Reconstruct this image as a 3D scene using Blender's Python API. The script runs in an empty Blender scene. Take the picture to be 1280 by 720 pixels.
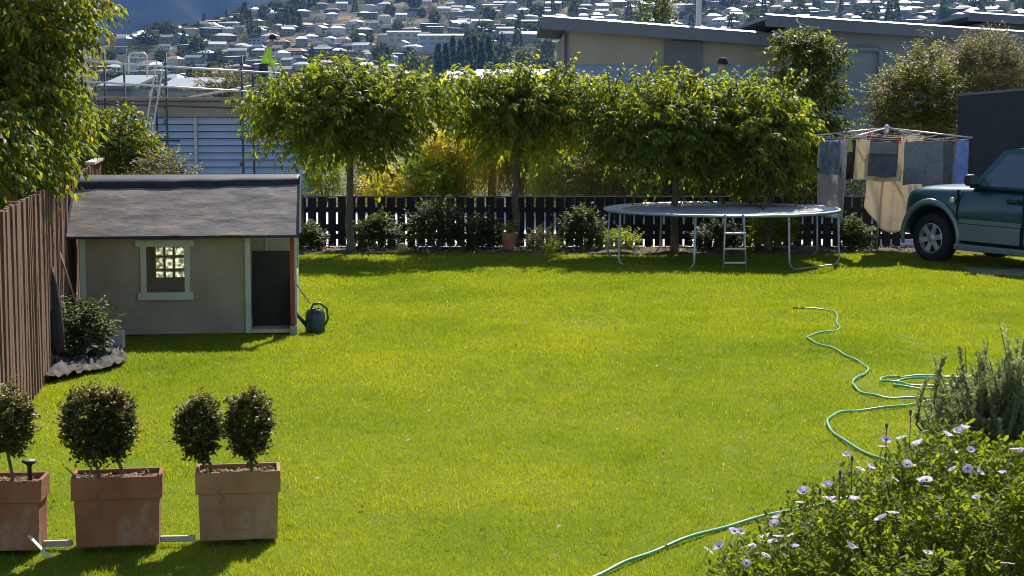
import bpy, bmesh, math, random
import numpy as np
from mathutils import Vector, Matrix, Quaternion

# ------------------------------------------------------------------ camera, sky, sun, exposure
scn = bpy.context.scene
R = math.radians
FPX, PITCH, CAMZ = 2150.0, math.atan(222.0 / 2150.0), 2.55
cam_data = bpy.data.cameras.new('camera')
cam_data.sensor_width = 36.0
cam_data.lens = FPX / 1280.0 * 36.0
cam_data.clip_start, cam_data.clip_end = 0.1, 20000.0
cam = bpy.data.objects.new('camera', cam_data)
scn.collection.objects.link(cam)
cam.location = (0, 0, CAMZ)
cam.rotation_euler = (R(90) - PITCH, 0, 0)
scn.camera = cam

SUN_EL, SUN_AZ = R(43), R(14)          # azimuth measured from +Y towards +X
world = bpy.data.worlds.new('World')
scn.world = world
world.use_nodes = True
wn = world.node_tree.nodes
sky = wn.new('ShaderNodeTexSky')
sky.sky_type = 'NISHITA'
sky.sun_disc = False
sky.sun_elevation, sky.sun_rotation = SUN_EL, SUN_AZ
sky.altitude, sky.air_density, sky.dust_density, sky.ozone_density = 400, 1.0, 0.6, 1.4
bg = wn['Background']
bg.inputs['Strength'].default_value = 0.095
world.node_tree.links.new(sky.outputs['Color'], bg.inputs['Color'])

sun_data = bpy.data.lights.new('sun', 'SUN')
sun_data.energy = 4.9
sun_data.angle = R(0.53)
sun_data.color = (1.0, 0.955, 0.88)
sun = bpy.data.objects.new('sun', sun_data)
scn.collection.objects.link(sun)
SUND = Vector((math.sin(SUN_AZ) * math.cos(SUN_EL), math.cos(SUN_AZ) * math.cos(SUN_EL), math.sin(SUN_EL)))
sun.rotation_euler = (-SUND).to_track_quat('-Z', 'Y').to_euler()
sun.location = (20, 60, 60)

vs = scn.view_settings
vs.view_transform, vs.look, vs.exposure, vs.gamma = 'Standard', 'None', 0.78, 1.0
vs.use_curve_mapping = False
cy = scn.cycles
cy.use_denoising = True
try:
    cy.denoiser = 'OPENIMAGEDENOISE'
    cy.denoising_input_passes = 'RGB_ALBEDO_NORMAL'
except Exception:
    pass
cy.max_bounces, cy.diffuse_bounces, cy.glossy_bounces, cy.transmission_bounces, cy.volume_bounces = 8, 3, 3, 6, 0
cy.sample_clamp_indirect = 6.0
cy.filter_width = 1.0

# ------------------------------------------------------------------ helpers
rng = np.random.default_rng(7)
random.seed(7)
COL = scn.collection
CP, SP = math.cos(PITCH), math.sin(PITCH)

def ray(px, py):
    u, v = (px - 640.0) / FPX, (360.0 - py) / FPX
    return Vector((u, CP + v * SP, -SP + v * CP))

def at(px, py, Y):
    """world point at depth Y seen in that direction"""
    r = ray(px, py)
    return Vector((0, 0, CAMZ)) + r * (Y / r.y)

def gnd(px, py, z=0.0):
    r = ray(px, py)
    return Vector((0, 0, CAMZ)) + r * ((z - CAMZ) / r.z)

def prj(p):
    d = Vector(p) - Vector((0, 0, CAMZ))
    f = d.y * CP - d.z * SP
    u = d.y * SP + d.z * CP
    return (640 + FPX * d.x / f, 360 - FPX * u / f)

def tag(o, label=None, cat=None, group=None, kind=None):
    if label: o['label'] = label
    if cat: o['category'] = cat
    if group: o['group'] = group
    if kind: o['kind'] = kind
    return o

def empty(name, loc=(0, 0, 0), rz=0.0, label=None, cat=None, group=None):
    o = bpy.data.objects.new(name, None)
    o.empty_display_size = 0.2
    COL.objects.link(o)
    o.location, o.rotation_euler = loc, (0, 0, rz)
    return tag(o, label, cat, group)

def link(name, me, mat=None, parent=None):
    if mat is not None and len(me.materials) == 0:
        me.materials.append(mat)
    o = bpy.data.objects.new(name, me)
    COL.objects.link(o)
    if parent is not None: o.parent = parent
    return o

def copy_tree(o, parent=None):
    c = o.copy(); COL.objects.link(c); c.parent = parent
    for ch in list(o.children): copy_tree(ch, c)
    return c

class MB:
    def __init__(s): s.v, s.f = [], []
    def add(s, vs_, fs):
        b = len(s.v)
        s.v += [tuple(p) for p in vs_]
        s.f += [tuple(i + b for i in f) for f in fs]
        return s
    def box(s, x0, x1, y0, y1, z0, z1, M=None):
        vs_ = [(x, y, z) for z in (z0, z1) for y in (y0, y1) for x in (x0, x1)]
        if M is not None: vs_ = [M @ Vector(p) for p in vs_]
        return s.add(vs_, [(0, 2, 3, 1), (4, 5, 7, 6), (0, 1, 5, 4), (2, 6, 7, 3), (0, 4, 6, 2), (1, 3, 7, 5)])
    def bar(s, a, b, w, h, up=(0, 0, 1)):
        a, b = Vector(a), Vector(b)
        d = (b - a).normalized(); side = d.cross(Vector(up))
        if side.length < 1e-4: side = d.cross(Vector((0, 1, 0)))
        side.normalize(); u = side.cross(d)
        vs_ = []
        for p in (a, b):
            for i, j in ((-1, -1), (1, -1), (1, 1), (-1, 1)):
                vs_.append(p + side * (i * w / 2) + u * (j * h / 2))
        return s.add(vs_, [(0, 1, 2, 3), (7, 6, 5, 4), (0, 4, 5, 1), (1, 5, 6, 2), (2, 6, 7, 3), (3, 7, 4, 0)])
    def tube(s, pts, r, n=8, cap=True, closed=False):
        pts = [Vector(p) for p in pts]; N = len(pts)
        rs = r if hasattr(r, '__len__') else [r] * N
        t0 = (pts[1] - pts[0]).normalized()
        ref = Vector((0, 0, 1)) if abs(t0.z) < 0.9 else Vector((1, 0, 0))
        u = t0.cross(ref).normalized(); vs_ = []
        for i, p in enumerate(pts):
            if closed: t = pts[(i + 1) % N] - pts[i - 1]
            else: t = pts[min(i + 1, N - 1)] - pts[max(i - 1, 0)]
            t.normalize()
            u = (u - t * u.dot(t)).normalized(); w = t.cross(u)
            for k in range(n):
                a = 2 * math.pi * k / n
                vs_.append(p + (u * math.cos(a) + w * math.sin(a)) * rs[i])
        fs = []
        for i in range(N if closed else N - 1):
            j = (i + 1) % N
            for k in range(n):
                k2 = (k + 1) % n
                fs.append((i * n + k, i * n + k2, j * n + k2, j * n + k))
        if cap and not closed:
            fs.append(tuple(range(n - 1, -1, -1))); fs.append(tuple((N - 1) * n + k for k in range(n)))
        return s.add(vs_, fs)
    def lathe(s, prof, n=24, c=(0, 0, 0), M=None, cap=True):
        vs_ = []
        for r, z in prof:
            for k in range(n):
                a = 2 * math.pi * k / n
                p = Vector((r * math.cos(a), r * math.sin(a), z))
                if M is not None: p = M @ p
                vs_.append(p + Vector(c))
        fs = []
        for i in range(len(prof) - 1):
            for k in range(n):
                k2 = (k + 1) % n
                fs.append((i * n + k, i * n + k2, (i + 1) * n + k2, (i + 1) * n + k))
        if cap:
            fs.append(tuple(range(n - 1, -1, -1))); fs.append(tuple((len(prof) - 1) * n + k for k in range(n)))
        return s.add(vs_, fs)
    def prism(s, poly, off):
        """poly: list of 3d points; extruded by vector off"""
        n = len(poly); off = Vector(off)
        vs_ = [Vector(p) for p in poly] + [Vector(p) + off for p in poly]
        fs = [tuple(range(n - 1, -1, -1)), tuple(range(n, 2 * n))]
        for k in range(n): fs.append((k, (k + 1) % n, n + (k + 1) % n, n + k))
        return s.add(vs_, fs)
    def mesh(s, name):
        me = bpy.data.meshes.new(name)
        me.from_pydata(s.v, [], s.f); me.update()
        bm = bmesh.new(); bm.from_mesh(me)
        bmesh.ops.recalc_face_normals(bm, faces=bm.faces); bm.to_mesh(me); bm.free()
        return me
    def build(s, name, mat=None, parent=None, smooth=False, bevel=0.0, seg=2):
        me = s.mesh(name)
        if smooth:
            me.shade_smooth()
        o = link(name, me, mat, parent)
        if smooth == 'auto':
            m = o.modifiers.new('es', 'EDGE_SPLIT'); m.split_angle = R(40)
        if bevel:
            b = o.modifiers.new('bevel', 'BEVEL'); b.width = bevel; b.segments = seg
            b.limit_method = 'ANGLE'; b.angle_limit = R(40)
        return o

def npmesh(name, V, F, mat=None, parent=None, attr=None, smooth=False):
    """V (n,3) array, F (m,3|4) int array, fast"""
    V = np.ascontiguousarray(V, dtype=np.float32); F = np.ascontiguousarray(F, dtype=np.int32)
    me = bpy.data.meshes.new(name)
    k = F.shape[1]
    me.vertices.add(len(V)); me.vertices.foreach_set('co', V.ravel())
    me.loops.add(F.size); me.loops.foreach_set('vertex_index', F.ravel())
    me.polygons.add(len(F)); me.polygons.foreach_set('loop_start', np.arange(0, F.size, k, dtype=np.int32))
    me.update(calc_edges=True); me.validate()
    if attr is not None:
        a = me.attributes.new('v', 'FLOAT', 'POINT')
        a.data.foreach_set('value', np.ascontiguousarray(attr, dtype=np.float32))
    if smooth: me.shade_smooth()
    return link(name, me, mat, parent)

# ---- leaves
T_LEAF = (np.array([(0, 0, 0), (.42, -.5, .10), (.42, .5, .10), (.5, 0, 0), (1, 0, -.16)], float),
          np.array([(0, 3, 1), (0, 2, 3), (3, 4, 1), (3, 2, 4)]))
T_ROUND = (np.array([(0, 0, 0), (.28, -.42, .06), (.28, .42, .06), (.72, -.46, .05), (.72, .46, .05), (1, 0, -.05), (.5, 0, 0)], float),
           np.array([(0, 6, 1), (0, 2, 6), (1, 6, 3), (2, 4, 6), (3, 6, 5), (4, 5, 6)]))
T_BLADE = (np.array([(0, -.5, 0), (0, .5, 0), (1, 0, 0)], float), np.array([(0, 1, 2)]))
T_NEEDLE = (np.array([(0, -.5, 0), (0, .5, 0), (.8, .4, 0), (1, 0, -.02), (.8, -.4, 0)], float), np.array([(0, 1, 2), (0, 2, 4), (4, 2, 3)]))

def nrm(a): return a / np.maximum(np.linalg.norm(a, axis=-1, keepdims=True), 1e-9)
def rdir(n): return nrm(rng.normal(size=(n, 3)))

def leaf_arrays(P, A, N, L, W, var, tpl=T_LEAF):
    A = nrm(A); S = nrm(np.cross(N, A)); N = np.cross(A, S)
    t, f = tpl; K = len(t)
    V = (P[:, None] + A[:, None] * (t[None, :, 0:1] * L[:, None, None]) + S[:, None] * (t[None, :, 1:2] * W[:, None, None])
         + N[:, None] * (t[None, :, 2:3] * L[:, None, None]))
    F = f[None] + (np.arange(len(P)) * K)[:, None, None]
    return V.reshape(-1, 3), F.reshape(-1, f.shape[1]), np.repeat(var, K)

def leaf_obj(name, parts, mat, parent=None):
    Vs, Fs, As, b = [], [], [], 0
    for V, F, a in parts:
        Vs.append(V); Fs.append(F + b); As.append(a); b += len(V)
    return npmesh(name, np.concatenate(Vs), np.concatenate(Fs), mat, parent, np.concatenate(As))

def shoots(P0, D, LEN, M, leaf, wid, droop=.35, hang=.8, spread=.7, tpl=T_LEAF, jit=.25, varbase=None):
    """leaves alternately along arching shoots. P0,D (n,3), LEN (n)"""
    n = len(P0); t = (np.arange(M) + .5) / M
    D = nrm(D)
    pos = P0[:, None] + D[:, None] * (LEN[:, None, None] * t[None, :, None])
    pos[:, :, 2] -= droop * (LEN[:, None] * t[None] ** 2)
    up = np.array([0, 0, 1.0])
    side = nrm(np.cross(D, up) + 1e-3)
    sg = np.where(np.arange(M) % 2 == 0, 1, -1)[None, :, None]
    ax = D[:, None] * .5 + side[:, None] * sg * spread - up * hang + rng.normal(size=(n, M, 3)) * jit
    nn = up + rng.normal(size=(n, M, 3)) * .45 + D[:, None] * .25
    L = leaf * rng.uniform(.6, 1.15, (n, M)) ; W = L * wid * rng.uniform(.8, 1.15, (n, M))
    vb = rng.uniform(0, 1, n) if varbase is None else varbase
    var = np.clip(vb[:, None] * .6 + rng.uniform(0, .4, (n, M)), 0, 1)
    r = lambda a: a.reshape(-1, 3)
    return leaf_arrays(r(pos), r(ax), r(nn), L.ravel(), W.ravel(), var.ravel(), tpl)

def ell(n, c, r, lo=.55, hi=1.0, zmin=-1.0):
    """points in an ellipsoid shell with lumps; returns points and outward directions"""
    d = rdir(int(n * 2.2) + 8)
    d = d[d[:, 2] > zmin][:n]
    k = rng.uniform(lo, hi, (len(d), 1))
    lump = 1 + .12 * np.sin(d[:, :1] * 5 + c[0] * 3) * np.cos(d[:, 1:2] * 4 + c[1]) + .10 * np.sin(d[:, 2:3] * 7 + c[0])
    p = d * k * lump * np.array(r) + np.array(c)
    return p, nrm(d / np.array(r))

# ------------------------------------------------------------------ materials
MATS = {}
def nmat(name):
    m = bpy.data.materials.new(name); m.use_nodes = True
    nt = m.node_tree
    b = nt.nodes['Principled BSDF']
    return m, nt, b, nt.nodes, nt.links

def mat(name, col, rough=.7, var=.25, scale=6.0, bump=.0, bscale=40.0, metal=0.0, spec=.3, col2=None, coat=0.0, stretch=None, detail=5):
    if name in MATS: return MATS[name]
    m, nt, b, N, Lk = nmat(name)
    tc = N.new('ShaderNodeTexCoord')
    src = tc.outputs['Object']
    if stretch:
        mp = N.new('ShaderNodeMapping'); mp.inputs['Scale'].default_value = stretch
        Lk.new(src, mp.inputs['Vector']); src = mp.outputs['Vector']
    nz = N.new('ShaderNodeTexNoise'); nz.inputs['Scale'].default_value = scale; nz.inputs['Detail'].default_value = detail
    Lk.new(src, nz.inputs['Vector'])
    cr = N.new('ShaderNodeValToRGB')
    c = np.array(col[:3])
    a_, b_ = (c * (1 - var), c * (1 + var)) if col2 is None else (c, np.array(col2))
    cr.color_ramp.elements[0].position, cr.color_ramp.elements[1].position = .32, .68
    cr.color_ramp.elements[0].color = (*np.clip(a_, 0, 1), 1); cr.color_ramp.elements[1].color = (*np.clip(b_, 0, 1), 1)
    Lk.new(nz.outputs['Fac'], cr.inputs['Fac']); Lk.new(cr.outputs['Color'], b.inputs['Base Color'])
    b.inputs['Roughness'].default_value = rough; b.inputs['Metallic'].default_value = metal
    b.inputs['Specular IOR Level'].default_value = spec
    if coat: b.inputs['Coat Weight'].default_value = coat; b.inputs['Coat Roughness'].default_value = .06
    if bump:
        n2 = N.new('ShaderNodeTexNoise'); n2.inputs['Scale'].default_value = bscale; n2.inputs['Detail'].default_value = 6
        Lk.new(src, n2.inputs['Vector'])
        bp = N.new('ShaderNodeBump'); bp.inputs['Strength'].default_value = bump; bp.inputs['Distance'].default_value = .02
        Lk.new(n2.outputs['Fac'], bp.inputs['Height']); Lk.new(bp.outputs['Normal'], b.inputs['Normal'])
    MATS[name] = m
    return m

def leafmat(name, stops, trans=.5, rough=.42, tgain=(1.5, 1.35, .5), spec=.35):
    """per-leaf colour from the 'v' attribute; light comes through the blade"""
    if name in MATS: return MATS[name]
    m, nt, b, N, Lk = nmat(name)
    at_ = N.new('ShaderNodeAttribute'); at_.attribute_name = 'v'
    cr = N.new('ShaderNodeValToRGB'); e = cr.color_ramp.elements
    while len(e) < len(stops): e.new(.5)
    for k, (p, c) in enumerate(stops): e[k].position = p; e[k].color = (*c, 1)
    Lk.new(at_.outputs['Fac'], cr.inputs['Fac'])
    Lk.new(cr.outputs['Color'], b.inputs['Base Color'])
    b.inputs['Roughness'].default_value = rough; b.inputs['Specular IOR Level'].default_value = spec
    mu = N.new('ShaderNodeMix'); mu.data_type = 'RGBA'; mu.blend_type = 'MULTIPLY'; mu.inputs[0].default_value = 1; mu.clamp_result = True
    Lk.new(cr.outputs['Color'], mu.inputs[6]); mu.inputs[7].default_value = (*[t * 1.6 for t in tgain], 1)
    tr = N.new('ShaderNodeBsdfTranslucent'); Lk.new(mu.outputs[2], tr.inputs['Color'])
    mx = N.new('ShaderNodeMixShader'); mx.inputs[0].default_value = trans
    Lk.new(b.outputs[0], mx.inputs[1]); Lk.new(tr.outputs[0], mx.inputs[2])
    Lk.new(mx.outputs[0], N['Material Output'].inputs['Surface'])
    MATS[name] = m
    return m

def glass(name, col=(.02, .025, .03), rough=.04):
    if name in MATS: return MATS[name]
    m, nt, b, N, Lk = nmat(name)
    b.inputs['Base Color'].default_value = (*col, 1); b.inputs['Roughness'].default_value = rough
    b.inputs['Specular IOR Level'].default_value = .8
    MATS[name] = m
    return m

BARK = mat('bark', (.13, .11, .085), .9, .35, 9, .6, 30, stretch=(3, 3, .6))
DARKBARK = mat('dark_bark', (.07, .055, .04), .9, .35, 9, .5, 30)
CHERRY = leafmat('cherry_leaf', [(0, (.048, .08, .013)), (.5, (.10, .15, .02)), (.85, (.17, .215, .024)), (.97, (.28, .25, .025)), (1, (.4, .27, .03))], .6, .5, (1.75, 1.4, .4), spec=.25)
LEFTLEAF = leafmat('left_tree_leaf', [(0, (.045, .078, .014)), (.5, (.09, .135, .018)), (.85, (.17, .18, .022)), (1, (.34, .2, .03))], .56, .5, (1.75, 1.4, .4), spec=.28)
GREENB = leafmat('shrub_leaf', [(0, (.025, .05, .012)), (.6, (.05, .085, .02)), (1, (.09, .13, .03))], .34, .58, spec=.2)
YELLOW = leafmat('yellow_leaf', [(0, (.2, .2, .015)), (.5, (.42, .36, .015)), (1, (.6, .45, .02))], .5)
WILLOW = leafmat('willow_leaf', [(0, (.11, .12, .015)), (.5, (.24, .21, .03)), (1, (.4, .28, .04))], .58, .6, spec=.15)
LIMEB = leafmat('lime_leaf', [(0, (.10, .16, .015)), (.6, (.21, .27, .02)), (1, (.38, .36, .03))], .56, .6, spec=.15)
GOLDB = leafmat('gold_bush_leaf', [(0, (.05, .065, .015)), (.5, (.10, .11, .022)), (.85, (.22, .19, .035)), (1, (.38, .24, .05))], .45, .5, spec=.25)
PALEB = leafmat('pale_bush_leaf', [(0, (.06, .06, .03)), (.5, (.115, .11, .05)), (1, (.24, .21, .11))], .35, .55, spec=.2)
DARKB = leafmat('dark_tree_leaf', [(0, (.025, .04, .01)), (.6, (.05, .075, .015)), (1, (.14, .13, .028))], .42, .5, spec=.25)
# ------------------------------------------------------------------ ground, hill, mountain, haze
_tab = rng.uniform(-1, 1, (256, 256))
def vnoise(x, y):
    x, y = np.asarray(x, float), np.asarray(y, float)
    xi, yi = np.floor(x).astype(int), np.floor(y).astype(int)
    fx, fy = x - xi, y - yi
    fx, fy = fx * fx * (3 - 2 * fx), fy * fy * (3 - 2 * fy)
    g = lambda i, j: _tab[i & 255, j & 255]
    return (g(xi, yi) * (1 - fx) + g(xi + 1, yi) * fx) * (1 - fy) + (g(xi, yi + 1) * (1 - fx) + g(xi + 1, yi + 1) * fx) * fy
def fbm(x, y, o=4):
    return sum(vnoise(x * 2 ** k + 17 * k, y * 2 ** k + 5 * k) / 2 ** k for k in range(o))

def terr(x, y):
    x, y = np.asarray(x, float), np.asarray(y, float)
    d = np.maximum(y, 1.0); u = x / np.maximum(d, 300.0)
    prof = np.interp(d, [0, 44, 70, 160, 420, 600, 1000, 1650, 2000, 2600], [-.05, -.05, -2.2, -4, -4, -3, 20, 108, 150, 200])
    crest = np.interp(u, [-.6, -.3, -.233, -.203, -.184, -.162, -.149, -.133, -.1, -.05, .2, .6], [15, 34, 43, 60, 64, 75, 84, 97, 146, 200, 220, 220])
    h = np.minimum(prof, crest)
    w = np.clip((d - 500) / 500, 0, 1)
    return h + w * (2.5 * fbm(x / 90, y / 90, 3))

def hillmat():
    m, nt, b, N, Lk = nmat('hill_ground')
    tc = N.new('ShaderNodeNewGeometry')
    nz = N.new('ShaderNodeTexNoise'); nz.inputs['Scale'].default_value = .011; nz.inputs['Detail'].default_value = 6
    n2 = N.new('ShaderNodeTexNoise'); n2.inputs['Scale'].default_value = .12; n2.inputs['Detail'].default_value = 4
    for n in (nz, n2): Lk.new(tc.outputs['Position'], n.inputs['Vector'])
    cr = N.new('ShaderNodeValToRGB'); e = cr.color_ramp.elements
    e[0].position, e[0].color = .40, (.022, .03, .014, 1); e[1].position, e[1].color = .60, (.21, .145, .065, 1)
    e.new(.52).color = (.05, .05, .022, 1)
    mx = N.new('ShaderNodeMix'); mx.data_type = 'FLOAT'; mx.inputs[0].default_value = .4
    Lk.new(nz.outputs['Fac'], mx.inputs[2]); Lk.new(n2.outputs['Fac'], mx.inputs[3])
    Lk.new(mx.outputs[0], cr.inputs['Fac']); Lk.new(cr.outputs['Color'], b.inputs['Base Color'])
    b.inputs['Roughness'].default_value = .95; b.inputs['Specular IOR Level'].default_value = .1
    return m

def gridmesh(name, X, Y, Z, m, smooth=True):
    r, c = X.shape
    V = np.stack([X, Y, Z], -1).reshape(-1, 3)
    i = np.arange(r * c).reshape(r, c)
    F = np.stack([i[:-1, :-1], i[:-1, 1:], i[1:, 1:], i[1:, :-1]], -1).reshape(-1, 4)
    return npmesh(name, V, F, m, smooth=smooth)

cc = np.linspace(-1, 1, 181); cc = np.sign(cc) * np.abs(cc) ** 1.25
yy = np.concatenate([np.linspace(-40, 90, 40), np.geomspace(95, 2600, 170)])
Yg = np.repeat(yy[:, None], len(cc), 1); Xg = cc[None] * (120 + .8 * np.maximum(Yg, 0))
tag(gridmesh('terrain', Xg, Yg, terr(Xg, Yg), hillmat()), kind='structure')

mx_, my_ = np.meshgrid(np.linspace(-3300, 3300, 260), np.linspace(2700, 6400, 150))
t = np.clip((my_ - 2800) / 2600, 0, 1)
ridge = 1 - np.abs(fbm(mx_ / 620 + my_ / 1500 + 3, my_ / 1300 + 1.7, 5))
fine = fbm(mx_ / 150 + my_ / 400, my_ / 260, 4)
mz = -20 + t ** .9 * (760 + 0 * mx_) * (.62 + .38 * ridge) + 34 * fine * np.clip(t * 4, 0, 1)
mz += np.clip((-mx_ - 200) / 3000, -.2, 1) * 120 * t
mz = np.minimum(mz, 850)
MTN = mat('mountain_forest', (.010, .016, .014), .95, .5, .012, 0, spec=.02, col2=(.028, .034, .026))
tag(gridmesh('mountain', mx_, my_, mz, MTN, False), kind='structure')

# lawn sheet
def lawnmat():
    m, nt, b, N, Lk = nmat('lawn')
    tc = N.new('ShaderNodeNewGeometry')
    nz = N.new('ShaderNodeTexNoise'); nz.inputs['Scale'].default_value = .55; nz.inputs['Detail'].default_value = 4
    n2 = N.new('ShaderNodeTexNoise'); n2.inputs['Scale'].default_value = 22; n2.inputs['Detail'].default_value = 5
    for n in (nz, n2): Lk.new(tc.outputs['Position'], n.inputs['Vector'])
    cr = N.new('ShaderNodeValToRGB'); e = cr.color_ramp.elements
    e[0].position, e[0].color = .3, (.09, .14, .010, 1); e[1].position, e[1].color = .75, (.20, .22, .02, 1)
    mx = N.new('ShaderNodeMix'); mx.data_type = 'FLOAT'; mx.inputs[0].default_value = .45
    Lk.new(nz.outputs['Fac'], mx.inputs[2]); Lk.new(n2.outputs['Fac'], mx.inputs[3])
    Lk.new(mx.outputs[0], cr.inputs['Fac']); Lk.new(cr.outputs['Color'], b.inputs['Base Color'])
    b.inputs['Roughness'].default_value = 1.0; b.inputs['Specular IOR Level'].default_value = 0.05
    return m
def lawn_z(x, y):
    return .035 * fbm(np.asarray(x) / 2.3 + 9, np.asarray(y) / 2.3, 2) * np.clip((np.asarray(y) - 3) / 4, 0, 1)
lx, ly = np.meshgrid(np.linspace(-12, 16, 120), np.linspace(-6, 31.2, 160))
tag(gridmesh('lawn', lx, ly, lawn_z(lx, ly) + .0, lawnmat()), kind='structure')

# pale driveway behind the fence, bare soil
CONC = mat('pale_concrete', (.62, .6, .56), .85, .12, 1.2, .2, 30)
def sheet(name, pts, z, m, kind='structure', thick=.0):
    b = MB(); b.prism([(x, y, z - .12) for x, y in pts], (0, 0, .12)); return tag(b.build(name, m), kind=kind)
sheet('driveway', [(-14, 32.3), (16, 32.3), (18, 43.2), (-16, 43.2)], .0, CONC)
SOIL = mat('garden_soil', (.07, .05, .035), 1, .5, 14, 1.0, 60, col2=(.16, .12, .08))
bx, by = np.meshgrid(np.linspace(-4.0, 9.5, 220), np.linspace(30.25, 31.55, 26))
front = 30.35 + .22 * fbm(bx[0] / 1.3, bx[0] * 0 + 4, 3)
by = front[None] + (by - 30.25) / 1.3 * (31.6 - front[None])
bz = .05 + .035 * fbm(bx * 4, by * 4, 3) - .1 * (np.arange(26)[:, None] == 0)
tag(gridmesh('soil_bed', bx, by, bz, SOIL), kind='structure')

# grass: real blades, denser near the camera, one uncountable mass
def grassmat():
    m = leafmat('grass_blade', [(0, (.085, .145, .010)), (.45, (.162, .218, .018)), (.8, (.235, .265, .028)), (.95, (.30, .31, .045)), (1, (.42, .36, .15))], .52, .55, (1.5, 1.3, .35), spec=.2)
    nt = m.node_tree; N, Lk = nt.nodes, nt.links
    geo = N.new('ShaderNodeNewGeometry'); nz = N.new('ShaderNodeTexNoise')
    nz.inputs['Scale'].default_value = .42; nz.inputs['Detail'].default_value = 5; nz.inputs['Roughness'].default_value = .62
    Lk.new(geo.outputs['Position'], nz.inputs['Vector'])
    ramp = [n for n in N if n.bl_idname == 'ShaderNodeValToRGB'][0]; att = [n for n in N if n.bl_idname == 'ShaderNodeAttribute'][0]
    ma = N.new('ShaderNodeMath'); ma.operation = 'MULTIPLY_ADD'; ma.inputs[1].default_value = 1.15; ma.inputs[2].default_value = -.58
    ad = N.new('ShaderNodeMath'); ad.operation = 'ADD'; ad.use_clamp = True
    Lk.new(nz.outputs['Fac'], ma.inputs[0]); Lk.new(ma.outputs[0], ad.inputs[0]); Lk.new(att.outputs['Fac'], ad.inputs[1])
    Lk.new(ad.outputs[0], ramp.inputs['Fac'])
    return m
def make_grass():
    n = 1150000
    d = 8.6 + (30.6 - 8.6) * rng.uniform(0, 1, n) ** 1.25
    u = rng.uniform(-.325, .325, n)
    keep = rng.uniform(0, 1, n) < np.clip(.45 + .028 * d, 0, 1)
    d, u = d[keep], u[keep]; x = u * d
    fence_x = -1.55 - .18 * d
    ok = x > fence_x - .1
    ok &= ~((x > -4.85) & (x < -2.45) & (d > 19.4) & (d < 21.1))           # playhouse
    ok &= ~((d > 30.45))
    bare = fbm(x / .55 + 3, d / .8 + 8, 3)
    ok &= ~((bare > 1.05) & (rng.uniform(0, 1, len(x)) < .75))
    near_car = np.exp(-(((x - 8.2) / 1.4) ** 2 + ((d - 27.0) / .8) ** 2))
    ok &= rng.uniform(0, 1, len(x)) > near_car * 1.2
    wear = np.exp(-(((x - 1.0) / .45) ** 2 + ((d - 20.6) / .45) ** 2)) * .75 + np.exp(-(((x + 3.9) / .5) ** 2 + ((d - 14.0) / .7) ** 2)) * .6 + np.exp(-(((x - 2.4) / .35) ** 2 + ((d - 10.0) / .4) ** 2)) * .5 + np.exp(-(((x - 3.35) / .5) ** 2 + ((d - 13.6) / .4) ** 2)) * .6
    ok &= rng.uniform(0, 1, len(x)) > wear
    x, d, wear = x[ok], d[ok], wear[ok]; n = len(x)
    P = np.stack([x, d, lawn_z(x, d) - .004], 1)
    lean = rng.normal(size=(n, 3)) * .55; lean[:, 2] = 1
    long_ = np.clip(fbm(x / .4, d / .4 + 30, 3), 0, 1)
    L = (.018 + .016 * np.clip(fbm(x / .09 + 40, d / .13, 2), 0, 1) + .016 * rng.uniform(0, 1, n) + .010 * long_) * (1 + .012 * (d - 10))
    W = np.clip(.0040 * d / 10, .0040, .016) * rng.uniform(.7, 1.3, n)
    cl_ = fbm(x / .11, d / .16, 2)
    v = np.clip(rng.normal(.42, .085, n) + .09 * cl_ + .18 * fbm(x / 1.7 + 5, d / 2.6, 3) + .5 * wear, 0, .93); v[rng.uniform(0, 1, n) < .02] = 1.0
    A = leaf_arrays(P, lean, rng.normal(size=(n, 3)) + 1e-3, L, W, v, T_BLADE)
    tag(leaf_obj('grass', [A], grassmat()), 'short sunlit green lawn grass covering the yard', 'grass', kind='stuff')
make_grass()

# haze: one closed box of even pale air
hz = MB(); hz.box(-3600, 3600, -80, 6700, -60, 880)
mh = bpy.data.materials.new('haze_air'); mh.use_nodes = True
for n in list(mh.node_tree.nodes):
    if n.bl_idname == 'ShaderNodeBsdfPrincipled': mh.node_tree.nodes.remove(n)
pv = mh.node_tree.nodes.new('ShaderNodeVolumePrincipled')
pv.inputs['Color'].default_value = (.20, .44, 1.0, 1)
pv.inputs['Density'].default_value = .000055
pv.inputs['Anisotropy'].default_value = .15
mh.node_tree.links.new(pv.outputs[0], mh.node_tree.nodes['Material Output'].inputs['Volume'])
tag(hz.build('haze', mh), 'pale blue air over the valley', 'haze', kind='stuff')

# ------------------------------------------------------------------ town on the hill
H_WALLS = [mat('render_white', (.62, .61, .58), .8, .06, 2), mat('render_cream', (.5, .45, .36), .8, .08, 2), mat('weatherboard_grey', (.25, .26, .27), .8, .1, 2),
           mat('brick_brown', (.2, .13, .09), .85, .2, 3), mat('stain_dark', (.1, .09, .08), .8, .15, 3), mat('pale_blue_wall', (.36, .42, .47), .8, .08, 2)]
H_ROOFS = [mat('roof_light', (.48, .50, .52), .45, .06, 1, metal=.2), mat('roof_grey', (.2, .205, .22), .5, .1, 1, metal=.2), mat('roof_dark', (.09, .09, .1), .5, .15, 1),
           mat('roof_tan', (.24, .14, .10), .6, .15, 1)]
HGLASS = glass('house_glass', (.03, .045, .06), .08)

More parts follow.
